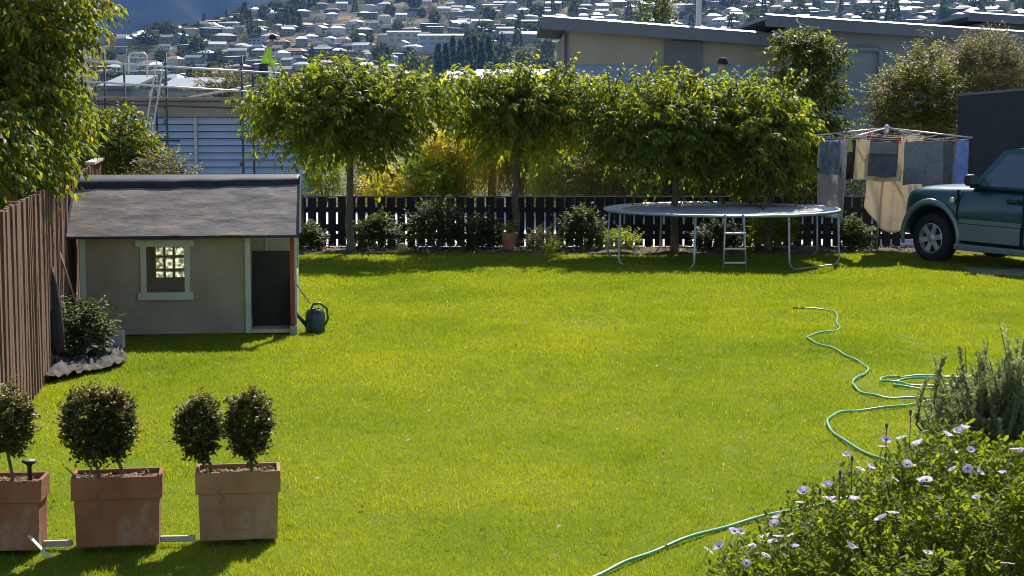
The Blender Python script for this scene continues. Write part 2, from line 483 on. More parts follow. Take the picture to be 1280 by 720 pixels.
def house_proto(w, dp, h, kind, wm, rm, storeys):
    """house standing at origin, front to -Y"""
    b = MB(); b.box(-w / 2, w / 2, -dp / 2, dp / 2, -4, h)
    rf = MB(); o = .6; rh = .19 * dp + .5
    if kind == 'gable':
        b.prism([(-w / 2, -dp / 2, h), (-w / 2, dp / 2, h), (-w / 2, 0, h + rh - .25)], (w, 0, 0))
        for s in (-1, 1):
            rf.prism([(-w / 2 - o, s * (dp / 2 + o), h - .15), (-w / 2 - o, 0, h + rh), (-w / 2 - o, 0, h + rh + .22), (-w / 2 - o, s * (dp / 2 + o), h + .07)], (w + 2 * o, 0, 0))
    elif kind == 'hip':
        a, c = w / 2 + o, dp / 2 + o; k = max(a - c, .2)
        V = [(-a, -c, h), (a, -c, h), (a, c, h), (-a, c, h), (-k, 0, h + rh), (k, 0, h + rh)]
        V2 = [(x, y, z - .25) for x, y, z in V[:4]]
        rf.add(V + V2, [(0, 1, 5, 4), (1, 2, 5), (2, 3, 4, 5), (3, 0, 4), (9, 8, 7, 6), (0, 6, 7, 1), (1, 7, 8, 2), (2, 8, 9, 3), (3, 9, 6, 0)])
    else:
        t_ = .9 if kind == 'mono' else .0
        rf.prism([(-w / 2 - o, -dp / 2 - o, h), (-w / 2 - o, dp / 2 + o, h + t_), (-w / 2 - o, dp / 2 + o, h + t_ + .3), (-w / 2 - o, -dp / 2 - o, h + .3)], (w + 2 * o, 0, 0))
        if t_: b.prism([(-w / 2, -dp / 2, h), (-w / 2, dp / 2, h), (-w / 2, dp / 2, h + t_)], (w, 0, 0))
    root = b.build('hillside_house', wm)
    rf.build('roof', rm, root)
    nw = max(2, int(w / 4))
    wmesh = MB().box(-w / nw * .33, w / nw * .33, -.06, .06, -.75, .75).mesh('window'); wmesh.materials.append(HGLASS)
    for s in range(storeys):
        for k in range(nw):
            q = bpy.data.objects.new('window', wmesh); COL.objects.link(q); q.parent = root
            q.location = (-w / 2 + w * (k + .5) / nw, -dp / 2 - .04, h - 1.6 - 2.8 * s)
    return root

specs = [(13, 9, 4.2, 'hip', 0, 0, 1, 'pale house with light hipped roof on the distant hillside'),
         (15, 9, 5.8, 'gable', 2, 1, 2, 'grey two storey house with grey gable roof on the distant hillside'),
         (12, 8, 4.0, 'gable', 0, 2, 1, 'small white house with dark gable roof on the distant hillside'),
         (16, 9, 6.2, 'mono', 4, 0, 2, 'dark stained house with light sloping roof on the distant hillside'),
         (14, 10, 5.6, 'flat', 5, 1, 2, 'pale blue house with flat grey roof on the distant hillside'),
         (18, 9, 4.0, 'hip', 3, 3, 1, 'brown brick house with tan hipped roof on the distant hillside'),
         (13, 8, 6.6, 'gable', 1, 0, 2, 'tall cream house with light gable roof on the distant hillside'),
         (11, 8, 4.5, 'mono', 2, 2, 1, 'low grey house with dark sloping roof on the distant hillside')]
protos = []
for s in specs:
    p = house_proto(s[0], s[1], s[2], s[3], H_WALLS[s[4]], H_ROOFS[s[5]], s[6])
    protos.append([p, s[7], False])

def where(x, y, z, short=0):
    """where in the town it stands, told by things one can find"""
    px, py = prj((x, y, z + 3))
    col = ('behind the scaffold' if px < 260 else 'behind the roof worker' if px < 370 else 'above the leftmost fence tree' if px < 470 else 'above the poplars' if px < 620 else 'left of the olive building' if px < 695
           else 'over the olive roof' if px < 860 else 'right of the flue pipe' if px < 985 else 'over the blue grey roof' if px < 1130 else 'at far right')
    row = 'top' if py < 12 else 'upper' if py < 30 else 'middle' if py < 52 else 'lower' if py < 78 else 'lowest'
    return '%s hillside %s' % (row, col)

def put_house(k, x, y, z, rz, sc=1.0):
    p, lab, used = protos[k]
    o = p if not used else copy_tree(p)
    protos[k][2] = True
    o.location, o.rotation_euler, o.scale = (x, y, z), (0, 0, rz), (sc, sc, sc)
    tag(o, lab.replace('on the distant hillside', where(x, y, z)), 'house', 'houses scattered over the distant hillside')
    return o

def hidden(px, py):
    if px < 125 or px > 1285 or py < -6: return True
    if py > 122: return True
    if 695 < px < 985 and py > 24 + (px - 695) * .075: return True
    if px >= 985 and py > 20 + (px - 985) * .06: return True
    if 330 < px < 560 and py > 92: return True
    if px >= 760 and py > 40: return True
    return False
placed = []
def free(x, y, r):
    for (a, b_, c_) in placed:
        if (a - x) ** 2 + ((b_ - y) * .55) ** 2 < (r + c_) ** 2: return False
    return True
cnt = 0
for tr_ in range(12000):
    if cnt >= 300: break
    d = random.uniform(880, 2080); u = random.uniform(-.245, .30); x = u * d
    z = float(terr(x, d)); px, py = prj((x, d, z + 4))
    if hidden(px, py): continue
    if 330 < px < 560 and 0 < py < 34 and random.random() < .75: continue      # bare dry slope
    if 520 < px < 700 and 52 < py < 95 and random.random() < .93: continue       # wooded bank
    if not free(x, d, 6.0): continue
    # below its crest only
    e_here = (z - CAMZ) / d
    ds = np.linspace(600, d - 20, 40)
    if np.max((terr(u * ds, ds) - CAMZ) / ds) > e_here + .0035: continue
    placed.append((x, d, 6.0)); cnt += 1
    put_house(random.randrange(8), x, d, z, random.choice([0, 0, .3, -.3, .5, -.5, 1.2]) + random.uniform(-.15, .15), random.uniform(.6, .88))

# the rest of the town, past what one would pick apart
def town_rest(n):
    bufs = [MB() for _ in range(8)]
    got = 0
    for _ in range(9000):
        if got >= n: break
        d = random.uniform(950, 2080); u = random.uniform(-.245, .30); x = u * d
        z = float(terr(x, d)); px, py = prj((x, d, z + 4))
        if hidden(px, py) or not free(x, d, 4.2): continue
        if 380 < px < 560 and 0 < py < 34 and random.random() < .85: continue
        if 520 < px < 700 and 52 < py < 95: continue
        placed.append((x, d, 4.2)); got += 1
        w, dp, h = random.uniform(7, 12), random.uniform(6, 8), random.uniform(2.8, 5.5)
        M = Matrix.Translation((x, d, z)) @ Matrix.Rotation(random.uniform(-.7, .7), 4, 'Z'); o = .4; rh = random.uniform(1.0, 2.2)
        bufs[random.randrange(4)].box(-w / 2, w / 2, -dp / 2, dp / 2, -3, h, M)
        V = [(-w / 2 - o, -dp / 2 - o, h), (w / 2 + o, -dp / 2 - o, h), (w / 2 + o, dp / 2 + o, h), (-w / 2 - o, dp / 2 + o, h), (-w / 4, 0, h + rh), (w / 4, 0, h + rh)]
        bufs[4 + random.randrange(4)].add([M @ Vector(q) for q in V], [(0, 1, 5, 4), (1, 2, 5), (2, 3, 4, 5), (3, 0, 4), (3, 2, 1, 0)])
    me = bpy.data.meshes.new('town_houses'); V, F, MI = [], [], []
    for k, b in enumerate(bufs):
        b0 = len(V); V += b.v; F += [tuple(i + b0 for i in f) for f in b.f]; MI += [k] * len(b.f)
    me.from_pydata(V, [], F)
    for m in H_WALLS[:4] + H_ROOFS: me.materials.append(m)
    me.polygons.foreach_set('material_index', MI)
    tag(link('town_houses', me), 'smaller mass of houses filling the distant hillside town', 'houses', kind='stuff')

# named larger blocks of the town
def block(px0, px1, py_top, Y, storeys, wm, rm, label, kind='flat', fh=3.0):
    a, b_ = at(px0, py_top, Y), at(px1, py_top, Y)
    w = b_.x - a.x; zt = a.z; c = (a + b_) / 2
    root = empty('apartment_block', (c.x, Y, zt), 0, label, 'building')
    zb = float(terr(c.x, Y)) - zt - 3
    MB().box(-w / 2, w / 2, 0, 12, zb, 0).build('wall', wm, root)
    MB().prism([(-w / 2 - .8, -1.2, 0), (-w / 2 - .8, 13, 1.6), (-w / 2 - .8, 13, 2.0), (-w / 2 - .8, -1.2, .4)], (w + 1.6, 0, 0)).build('roof', rm, root)
    n = max(3, int(w / 5))
    wm_ = MB().box(-w / n * .3, w / n * .3, -.08, .08, -.9, .9).mesh('window'); wm_.materials.append(HGLASS)
    for s in range(storeys):
        for k in range(n):
            q = bpy.data.objects.new('window', wm_); COL.objects.link(q); q.parent = root
            q.location = (-w / 2 + w * (k + .5) / n, -.05, -1.8 - fh * s)
    placed.append((c.x, Y + 6, w / 2)); return root
block(523, 578, 45, 1150, 2, H_WALLS[5], H_ROOFS[0], 'long pale apartment block with bright roof above the poplars')
block(484, 524, 41, 1180, 2, H_WALLS[1], H_ROOFS[1], 'cream apartment row left of the long pale apartment block')
block(604, 628, 7, 1500, 2, H_WALLS[0], H_ROOFS[1], 'white block with grey roof high on the slope above the wood')
block(648, 676, 27, 1320, 1, H_WALLS[4], H_ROOFS[0], 'low dark block with bright roof right above the wood')
block(622, 642, 36, 1240, 1, H_WALLS[2], H_ROOFS[0], 'small grey block with white roof at the edge of the wood')
block(600, 682, 101, 260, 1, H_WALLS[0], H_ROOFS[0], 'low white building with glaring bright roof seen over the hedge trees', fh=2.8)
block(560, 600, 104, 240, 1, H_WALLS[2], H_ROOFS[1], 'low grey building with flat grey roof behind the fence trees')
block(132, 164, 111, 220, 1, H_WALLS[2], H_ROOFS[1], 'low building with grey roof behind the left of the scaffold')
block(205, 262, 112, 250, 1, H_WALLS[5], H_ROOFS[1], 'low bluish building behind the middle of the scaffold')

town_rest(260)
# hillside trees
def blobtree(kind):
    if kind == 'round':
        p, d = ell(420, (0, 0, 4.2), (3.6, 3.6, 3.4), .5, 1.0)
        L, w = 1.25, .8
    elif kind == 'conifer':
        zz = rng.uniform(0, 1, 420) ** 1.25; a = rng.uniform(0, 6.28, 420); r = (1 - zz) * 2.4 * rng.uniform(.6, 1, 420) + .1
        p = np.stack([r * np.cos(a), r * np.sin(a), 1 + zz * 10.5], 1); d = nrm(np.stack([np.cos(a), np.sin(a), -.35 + 0 * a], 1)); L, w = 1.3, .6
    else:
        zz = rng.uniform(0, 1, 520); a = rng.uniform(0, 6.28, 520); r = 1.5 * np.sin(np.pi * (.12 + .86 * zz)) * rng.uniform(.5, 1, 520)
        p = np.stack([r * np.cos(a), r * np.sin(a), 1.5 + zz * 15.5], 1); d = nrm(np.stack([np.cos(a) * .5, np.sin(a) * .5, 1 + 0 * a], 1)); L, w = 1.5, .6
    n = len(p)
    A = leaf_arrays(p, d + rng.normal(size=(n, 3)) * .5, rdir(n), L * rng.uniform(.6, 1.2, n), L * w * rng.uniform(.7, 1.2, n), rng.uniform(0, 1, n), T_LEAF)
    tk = MB().tube([(0, 0, -1), (0, 0, 4)], [.3, .15], 5)
    TV, TF = np.array([tuple(v) for v in tk.v]), [f for f in tk.f if len(f) == 4]
    TF = np.array([(f[0], f[1], f[2]) for f in TF] + [(f[0], f[2], f[3]) for f in TF])
    return A, (TV, TF, np.zeros(len(TV)))
HILLLEAF = leafmat('hill_tree_leaf', [(0, (.025, .038, .018)), (.6, (.05, .07, .028)), (1, (.1, .11, .045))], .3, .7, spec=.1)
HILLGOLD = leafmat('hill_autumn_leaf', [(0, (.1, .1, .02)), (1, (.3, .24, .05))], .35, .7, spec=.1)
tproto = {}
for kd in ('round', 'conifer', 'poplar'):
    A = blobtree(kd); tproto[kd] = (leaf_obj('hillside_tree', list(A), HILLLEAF), A)
tlab = {'round': 'round dark green tree among the houses on the distant hillside', 'conifer': 'pointed dark conifer among the houses on the distant hillside',
        'poplar': 'tall narrow poplar in the wooded bank below the long pale block'}
tused = {k: False for k in tproto}
def put_tree(kd, x, y, z, sc, lab=None, grp=None, m=None):
    o = tproto[kd][0]
    if tused[kd]: o = o.copy(); COL.objects.link(o)
    tused[kd] = True
    o.location, o.rotation_euler, o.scale = (x, y, z), (0, 0, random.uniform(0, 6.28)), (sc * random.uniform(.85, 1.15), sc * random.uniform(.85, 1.15), sc)
    tag(o, lab or tlab[kd].replace('among the houses on the distant hillside', where(x, y, z, 1)), 'tree', grp or 'trees among the hillside houses'); return o
for k, px in enumerate((548, 557, 566, 576, 585, 593, 602, 611)):
    Y = 930 + 12 * (k % 3); p = at(px, 92, Y); z = float(terr(p.x, Y))
    put_tree('poplar', p.x, Y, z, random.uniform(1.25, 1.65), grp='poplars on the wooded bank')
nt_ = 0
for _ in range(9000):
    if nt_ >= 285: break
    d = random.uniform(820, 2050); u = random.uniform(-.245, .30); x = u * d
    z = float(terr(x, d)); px, py = prj((x, d, z + 4))
    if hidden(px, py) or not free(x, d, 3): continue
    if 380 < px < 560 and 0 < py < 34 and random.random() < .8: continue
    placed.append((x, d, 2.5)); nt_ += 1
    put_tree('conifer' if random.random() < .3 else 'round', x, d, z - .5, random.uniform(.8, 1.7))
# uncountable scrub and woodland between them
parts = []; b0 = 0
def scrub(n, dlo, dhi, ulo, uhi, cond, s0, s1):
    got = 0
    base = tproto['round'][1][0]
    V0, F0, a0 = base; V0 = V0[:90 * 5]; F0 = F0[:90 * 4]; a0 = a0[:90 * 5]
    for _ in range(n * 12):
        if got >= n: break
        d = random.uniform(dlo, dhi); u = random.uniform(ulo, uhi); x = u * d; z = float(terr(x, d)); px, py = prj((x, d, z + 3))
        if not cond(px, py) or not free(x, d, .5): continue
        s = random.uniform(s0, s1); got += 1
        a = random.uniform(0, 6.28); c_, s_ = math.cos(a), math.sin(a)
        Rm = np.array([[c_, -s_, 0], [s_, c_, 0], [0, 0, 1]])
        parts.append(((V0 @ Rm.T) * [s, s, s * random.uniform(.7, 1.1)] + [x, d, z - 1.6 * s], F0, np.clip(a0 * .6 + random.uniform(0, .4), 0, 1)))
scrub(2600, 780, 2050, -.25, .3, lambda px, py: not hidden(px, py) and not (390 < px < 560 and 2 < py < 34 and random.random() < .75), .35, 1.1)
scrub(420, 840, 1060, -.06, .04, lambda px, py: 520 < px < 705 and 50 < py < 110, .8, 1.5)
scrub(160, 600, 900, -.25, .05, lambda px, py: 125 < px < 700 and 85 < py < 135, .8, 1.4)
tag(leaf_obj('hillside_scrub', parts, HILLLEAF), 'dark woodland and scrub between the houses on the distant hillside', 'woodland', kind='stuff')
# ------------------------------------------------------------------ left timber fence
FB = mat('fence_board', (.15, .075, .048), .9, .3, 3, .5, 18, stretch=(6, 6, .5), col2=(.24, .135, .09))
CAPM = mat('weathered_cap', (.42, .39, .34), .9, .2, 4, .3, 20)
fx = lambda y: -1.55 - .18 * y
lf = empty('timber_fence', (fx(12.5), 12.5, 0), 0, 'tall brown vertical board fence along the left side of the lawn', 'fence')
bd = [MB().box(-.011, .011, -.064 + e, .064 - e, -.05, 1.78 + k).mesh('board') for e, k in ((0, 0), (.004, .012), (.002, -.01), (.006, .006))]
for m_ in bd: m_.materials.append(FB)
ang = math.atan2(.18, 1.0)
k = 0; y = 12.5
while y < 28.3:
    o = bpy.data.objects.new('board', random.choice(bd)); COL.objects.link(o); o.parent = lf
    off = .016 if k % 2 else -.006
    o.location = (fx(y) - fx(12.5) + off, y - 12.5, 0)
    o.rotation_euler = (random.uniform(-.006, .006), random.uniform(-.008, .008), ang + random.uniform(-.05, .05))
    y += .122; k += 1
a, b_ = Vector((0, 0, 0)), Vector((fx(28.3) - fx(12.5), 15.8, 0))
for z in (.35, 1.45):
    MB().bar(a + Vector((-.06, 0, z)), b_ + Vector((-.06, 0, z)), .045, .09).build('rail', FB, lf)
MB().bar(a.lerp(b_, .72) + Vector((0, 0, 1.82)), b_ + Vector((0, 0, 1.82)), .13, .035).build('cap', CAPM, lf)
for q in range(7):
    p = a.lerp(b_, q / 6); MB().box(p.x - .16, p.x - .07, p.y - .045, p.y + .045, -.1, 1.75).build('post', FB, lf)
o = MB().box(b_.x - .05, b_.x + .07, b_.y + .02, b_.y + .12, -.1, 1.88).build('post', FB, lf)

# ------------------------------------------------------------------ black picket fence
FY = 32.2
PK = mat('black_stain', (.022, .02, .02), .75, .35, 5, .4, 25, stretch=(5, 5, .6))
x0, x1 = at(366, 300, FY).x, at(1135, 300, FY).x
pf = empty('picket_fence', (x0, FY, 0), 0, 'low black stained picket fence behind the trees and trampoline', 'fence')
pm = [MB().box(-.078 + e, .078 - e, -.011, .011, 0, .905 + h).mesh('picket') for e, h in ((0, 0), (.003, .008), (.005, -.006))]
for m_ in pm: m_.materials.append(PK)
n = int((x1 - x0) / .1855)
for k in range(n):
    o = bpy.data.objects.new('picket', random.choice(pm)); COL.objects.link(o); o.parent = pf
    o.location = (.1855 * k, -.035, .02); o.rotation_euler = (0, random.uniform(-.008, .008), 0)
for z in (.20, .70):
    MB().box(-.1, x1 - x0 + .1, -.022, .022, z - .05, z + .05).build('rail', PK, pf)
MB().box(-.1, x1 - x0 + .1, -.06, .0, .93, .955).build('top_rail', PK, pf)
for k in range(0, n, 12):
    MB().box(.1855 * k - .05, .1855 * k + .05, .024, .12, 0, .9).build('post', PK, pf)
for (q0, q1) in ((-.1, 2.6), (5.5, x1 - x0 + .1)):
    MB().box(q0, q1, -.018, .018, .30, .43).build('rail', PK, pf)

# ------------------------------------------------------------------ playhouse
WALL = mat('playhouse_wall', (.33, .285, .195), .85, .15, 2.2, .15, 60)
TRIM = mat('pale_green_trim', (.50, .53, .42), .7, .1, 5, .1, 30)
def roofmat():
    m, nt, b, N, Lk = nmat('roof_felt')
    tc = N.new('ShaderNodeTexCoord'); mp = N.new('ShaderNodeMapping'); mp.inputs['Scale'].default_value = (1.0, 2.2, 2.2); Lk.new(tc.outputs['Object'], mp.inputs['Vector'])
    n1 = N.new('ShaderNodeTexNoise'); n1.inputs['Scale'].default_value = 1.9; n1.inputs['Detail'].default_value = 10; n1.inputs['Roughness'].default_value = .7
    n2 = N.new('ShaderNodeTexNoise'); n2.inputs['Scale'].default_value = 2.8; n2.inputs['Detail'].default_value = 9
    for n in (n1, n2): Lk.new(mp.outputs['Vector'], n.inputs['Vector'])
    cr = N.new('ShaderNodeValToRGB'); e = cr.color_ramp.elements
    e[0].position, e[0].color = .3, (.075, .068, .075, 1); e[1].position, e[1].color = .72, (.34, .265, .205, 1); e.new(.5).color = (.165, .14, .125, 1)
    Lk.new(n1.outputs['Fac'], cr.inputs['Fac']); Lk.new(cr.outputs['Color'], b.inputs['Base Color']); b.inputs['Roughness'].default_value = .8
    bp = N.new('ShaderNodeBump'); bp.inputs['Strength'].default_value = .28; bp.inputs['Distance'].default_value = .05
    Lk.new(n2.outputs['Fac'], bp.inputs['Height']); Lk.new(bp.outputs['Normal'], b.inputs['Normal'])
    return m
ROOF = roofmat()
FLASH = mat('dark_flashing', (.03, .032, .042), .6, .3, 8)
REDP = mat('red_brown_post', (.28, .08, .05), .75, .2, 8)
DARKG = mat('dark_green_door', (.03, .04, .028), .8, .15, 6)
INT = mat('bare_ply', (.60, .44, .28), .85, .15, 3)
CURT = mat('canvas_blind', (.42, .40, .30), .9, .1, 4)
HX0, HX1, HY0, HY1 = -4.86, -2.46, 19.42, 21.05
HE, HR, HYR = 1.17, 1.79, 20.22
ph = empty('playhouse', (0, 0, 0), 0, 'small taupe playhouse with weathered felt roof by the left fence', 'playhouse')
WX0, WX1, WZ0, WZ1 = at(183, 300, HY0).x, at(230, 300, HY0).x, at(200, 365, HY0).z, at(200, 308, HY0).z
DX0, DX1 = at(311, 300, HY0).x, at(361, 300, HY0).x
t_ = .03
fw = MB()
fw.box(HX0, WX0, HY0, HY0 + t_, .02, HE).box(WX0, WX1, HY0, HY0 + t_, .02, WZ0).box(WX0, WX1, HY0, HY0 + t_, WZ1, HE).box(WX1, DX0, HY0, HY0 + t_, .02, HE)
fw.build('front_wall', WALL, ph)
def gable(x): return [(x, HY0 + .032, .02), (x, HY1 - .032, .02), (x, HY1 - .032, HE), (x, HYR, HR - .05), (x, HY0 + .032, HE)]
MB().prism(gable(HX0), (t_, 0, 0)).build('side_wall', WALL, ph)
MB().box(HX1 - t_, HX1, HY0 + .06, HY1 - .032, .02, .62).build('half_wall', WALL, ph)
MB().box(HX1 - .06, HX1, HY1 - .1, HY1 - .034, .62, HE).build('back_post', TRIM, ph)
# back wall with the small nine-pane window seen through the front opening
BY = HY1
BX = .17
pane_px = [(196, 205), (208, 217), (219, 231)]; pane_py = [(308, 318), (321, 334), (338, 346)]
bw0, bw1 = at(194.5, 300, BY).x + BX, at(232, 300, BY).x + BX; bz1, bz0 = at(200, 306, BY).z, at(200, 347, BY).z
bw = MB(); bw.box(HX0, bw0, BY - t_, BY, .02, HE).box(bw1, HX1, BY - t_, BY, .02, HE).box(bw0, bw1, BY - t_, BY, .02, bz0).box(bw0, bw1, BY - t_, BY, bz1, HE)
bw.build('back_wall', INT, ph)
bwin = MB()
for i in range(4):
    xs = [bw0, at(206.5, 300, BY).x + BX, at(218, 300, BY).x + BX, bw1][i]; bwin.box(xs - .012, xs + .012, BY - .045, BY + .01, bz0, bz1)
for i in range(4):
    zs = [bz0, at(200, 336, BY).z, at(200, 319.5, BY).z, bz1][i]; bwin.box(bw0 + .013, bw1 - .013, BY - .040, BY + .006, zs - .012, zs + .012)
bwf = bwin.build('back_window', INT, ph)
mg, nt, b, N, Lk = nmat('frosted_pane'); b.inputs['Base Color'].default_value = (.75, .78, .72, 1); b.inputs['Roughness'].default_value = .3
tr = N.new('ShaderNodeBsdfTranslucent'); nz = N.new('ShaderNodeTexNoise'); nz.inputs['Scale'].default_value = 22; nz.inputs['Detail'].default_value = 3
cr = N.new('ShaderNodeValToRGB'); cr.color_ramp.elements[0].position = .4; cr.color_ramp.elements[0].color = (.30, .34, .2, 1); cr.color_ramp.elements[1].position = .6; cr.color_ramp.elements[1].color = (.86, .88, .82, 1)
tcn = N.new('ShaderNodeTexCoord'); Lk.new(tcn.outputs['Object'], nz.inputs['Vector']); Lk.new(nz.outputs['Fac'], cr.inputs['Fac']); Lk.new(cr.outputs['Color'], tr.inputs['Color'])
ms = N.new('ShaderNodeMixShader'); ms.inputs[0].default_value = .8; Lk.new(b.outputs[0], ms.inputs[1]); Lk.new(tr.outputs[0], ms.inputs[2]); Lk.new(ms.outputs[0], N['Material Output'].inputs['Surface'])
for i in range(3):
    for j in range(3):
        xs = [bw0, at(206.5, 300, BY).x + BX, at(218, 300, BY).x + BX, bw1]; zs = [bz0, at(200, 336, BY).z, at(200, 319.5, BY).z, bz1]
        MB().box(xs[i] + .013, xs[i + 1] - .013, BY - .016, BY - .013, zs[j] + .013, zs[j + 1] - .013).build('pane', mg, bwf)
MB().box(HX0 + .04, HX1 - .04, HY0 + .04, HY1 - .04, .02, .06).build('floor_boards', INT, ph)
# front window trim
tw = .062
wf = MB().box(WX0 - tw, WX0, HY0 - .022, HY0 - .001, WZ0, WZ1).build('window_frame', TRIM, ph)
MB().box(WX1, WX1 + tw, HY0 - .022, HY0 - .001, WZ0, WZ1).build('side_board', TRIM, wf)
MB().box(WX0 - tw - .05, WX1 + tw + .05, HY0 - .03, HY0 - .001, WZ1, WZ1 + .075).build('head_board', TRIM, wf)
MB().box(WX0 - tw - .035, WX1 + tw + .035, HY0 - .036, HY0 - .001, WZ0 - .085, WZ0).build('sill', TRIM, wf)
for xa, z0 in ((HX0 - .012, .02), (DX0 - .055, .02)):
    MB().box(xa, xa + .062, HY0 - .018, HY0 - .001, z0, HE).build('corner_board', TRIM, ph)
MB().box(DX0 + .008, DX1 - .002, HY0 + .35, HY0 + .375, .06, .93).build('half_door', DARKG, ph)
MB().box(DX0 + .008, DX1 - .002, HY0 + .45, HY0 + .46, .88, HE - .01).build('canvas_blind', CURT, ph)
MB().box(DX0 + .16, DX0 + .185, HY0 + .43, HY0 + .448, .88, HE - .01).build('blind_batten', TRIM, ph)
MB().box(DX1, DX1 + .05, HY0 - .02, HY0 + .045, .06, HE).build('red_post', REDP, ph)
MB().box(DX1 - .01, DX1 + .07, HY0 - .05, HY0 + .06, .0, .10).build('post_foot', CAPM, ph)
MB().box(DX1 + .052, DX1 + .075, HY0 - .01, HY0 + .03, .2, HE).build('corner_board', TRIM, ph)
MB().box(DX0 + .01, DX1, HY0 - .01, HY0 + .3, .02, .062).build('door_step', INT, ph)
# roof: two thin slopes with slightly wavy felt
RX0, RX1 = at(83, 295, HY0 - .17).x, at(372, 295, HY0 - .17).x
for s, ye in ((-1, HY0 - .17), (1, HY1 + .17)):
    nu, nv = 60, 16
    U, Vv = np.meshgrid(np.linspace(0, 1, nu), np.linspace(0, 1, nv))
    ze = at(200, 295, HY0 - .17).z
    X = RX0 + (RX1 - RX0) * U; Y = ye + (HYR - ye) * Vv; Z = ze + (HR - ze) * Vv + .006 * fbm(X * 3, Vv * 3 + s, 3)
    rf_ = gridmesh('roof_felt', X, Y, Z, ROOF); rf_.parent = ph
    so = rf_.modifiers.new('thick', 'SOLIDIFY'); so.thickness = .018; so.offset = -1 if s < 0 else 1
    rf_.data.shade_flat()
    fb = MB(); fb.bar((RX0, ye, ze - .012), (RX1, ye, ze - .012), .022, .03); fb.build('eave_batten', FLASH, ph)
    for xr in (RX0, RX1):
        MB().bar((xr, ye - .002 * s, ze + .012), (xr, HYR, HR + .012), .02, .03).build('verge_batten', FLASH, ph)
# ridge flashing with a wavy lower edge
U = np.linspace(0, 1, 50); X = RX0 + (RX1 - RX0) * U
w0 = .21 + .03 * fbm(U * 5, U * 0 + 2, 2) - .05 * U
ze = at(200, 295, HY0 - .17).z; sl = (HR - ze) / (HYR - HY0 + .17)
Xg2 = np.stack([X, X, X]); Yg2 = np.stack([HYR - w0, 0 * X + HYR, 0 * X + HYR + .12]); Zg2 = np.stack([HR - sl * w0 + .012, 0 * X + HR + .012, 0 * X + HR - sl * .12 + .012])
fl = gridmesh('ridge_flashing', Xg2, Yg2, Zg2, FLASH, False); fl.parent = ph
fl.modifiers.new('thick', 'SOLIDIFY').thickness = .006

pv_ = Vector((-3.66, 19.42, 0)); ph.rotation_euler = (0, 0, R(6)); ph.location = pv_ - Matrix.Rotation(R(6), 3, 'Z') @ pv_
# things by the playhouse
CB = mat('concrete_block', (.42, .41, .37), .95, .15, 9, .5, 60)
p = gnd(141, 437)
o = MB().box(-.1, .1, -.09, .09, 0, .19).build('concrete_block', CB, bevel=.008); o.location = (p.x, p.y + .1, 0); o.rotation_euler = (0, 0, .1)
tag(o, 'grey concrete block on the grass at the playhouse corner', 'block')

STICK = mat('worn_handle', (.30, .19, .11), .8, .2, 8, stretch=(1, 1, 1)); TINE = mat('dark_tine', (.05, .045, .04), .6, .2, 5, metal=.4)
rk = empty('leaf_rake', (0, 0, 0), 0, 'wooden handled garden rake leaning on the brown fence beside the playhouse', 'rake')
ra, rb = at(61, 275, 18.6), at(98, 388, 17.9); rc = gnd(106, 424); rc = Vector((rb.x + .05, 17.75, .06))
MB().tube([ra, rb], .014, 8).build('handle', STICK, rk, True)
d_ = (rb - ra).normalized(); sd = Vector((.75, -.66, 0))
for k in range(9):
    q = (k - 4) / 4; e = rb + d_ * .34 + sd * (.2 * q)
    MB().tube([rb + d_ * .02, rb + d_ * .2 + sd * (.13 * q), e, e + Vector((.02, -.05, -.03))], .006, 5).build('tine', TINE, rk)
MB().bar(rb + d_ * .2 - sd * .14, rb + d_ * .2 + sd * .14, .02, .02).build('brace', TINE, rk)

sp = empty('closed_parasol', (at(70, 420, 17.0).x, 17.0, 0), 0, 'dark folded parasol leaning on the brown fence above the glossy bush', 'parasol')
sp.rotation_euler = (R(-3), R(-2), 0)
prof = [(.03, .12), (.085, .2), (.09, .35), (.075, .6), (.045, .82), (.018, .93), (.012, .95)]
MB().lathe(prof, 14).build('canopy', mat('dark_canvas', (.035, .03, .03), .85, .3, 6, .4, 12, stretch=(6, 6, 1)), sp, True)
MB().tube([(0, 0, 0), (0, 0, 1.0)], .013, 8).build('pole', STICK, sp, True)

# weed mat and leafy bush under the fence
wmx, wmy = np.meshgrid(np.linspace(0, 1, 40), np.linspace(0, 1, 30))
c0, c1, c2, c3 = gnd(42, 482), gnd(158, 458), gnd(150, 432), gnd(40, 440)
WX = (c0.x * (1 - wmx) + c1.x * wmx) * (1 - wmy) + (c3.x * (1 - wmx) + c2.x * wmx) * wmy
WY = (c0.y * (1 - wmx) + c1.y * wmx) * (1 - wmy) + (c3.y * (1 - wmx) + c2.y * wmx) * wmy
WX += .05 * fbm(wmx * 4, wmy * 4 + 3, 2); WY += .07 * fbm(wmx * 5 + 9, wmy * 4, 2)
WZ = .035 + np.abs(.05 * fbm(wmx * 9, wmy * 9, 4)) + lawn_z(WX, WY)
o = gridmesh('weed_mat', WX, WY, WZ, mat('crumpled_plastic', (.025, .024, .024), .75, .5, 9, .8, 14, spec=.1, col2=(.11, .095, .08)))
o.modifiers.new('thick', 'SOLIDIFY').thickness = .004
tag(o, 'crumpled dark plastic weed mat under the bush by the left fence', 'weed mat')

# planting helpers -------------------------------------------------
def stems(parent, c, pts, r0=.02, m=BARK, name='stem'):
    b = MB()
    for p in pts:
        p = Vector(p); c_ = Vector(c); mid = c_.lerp(p, .5) + Vector((random.uniform(-.1, .1), random.uniform(-.1, .1), .06)) * (p - c_).length
        b.tube([c_, mid, p], [r0, r0 * .7, r0 * .3], 6, cap=False)
    return b.build(name, m, parent, True)

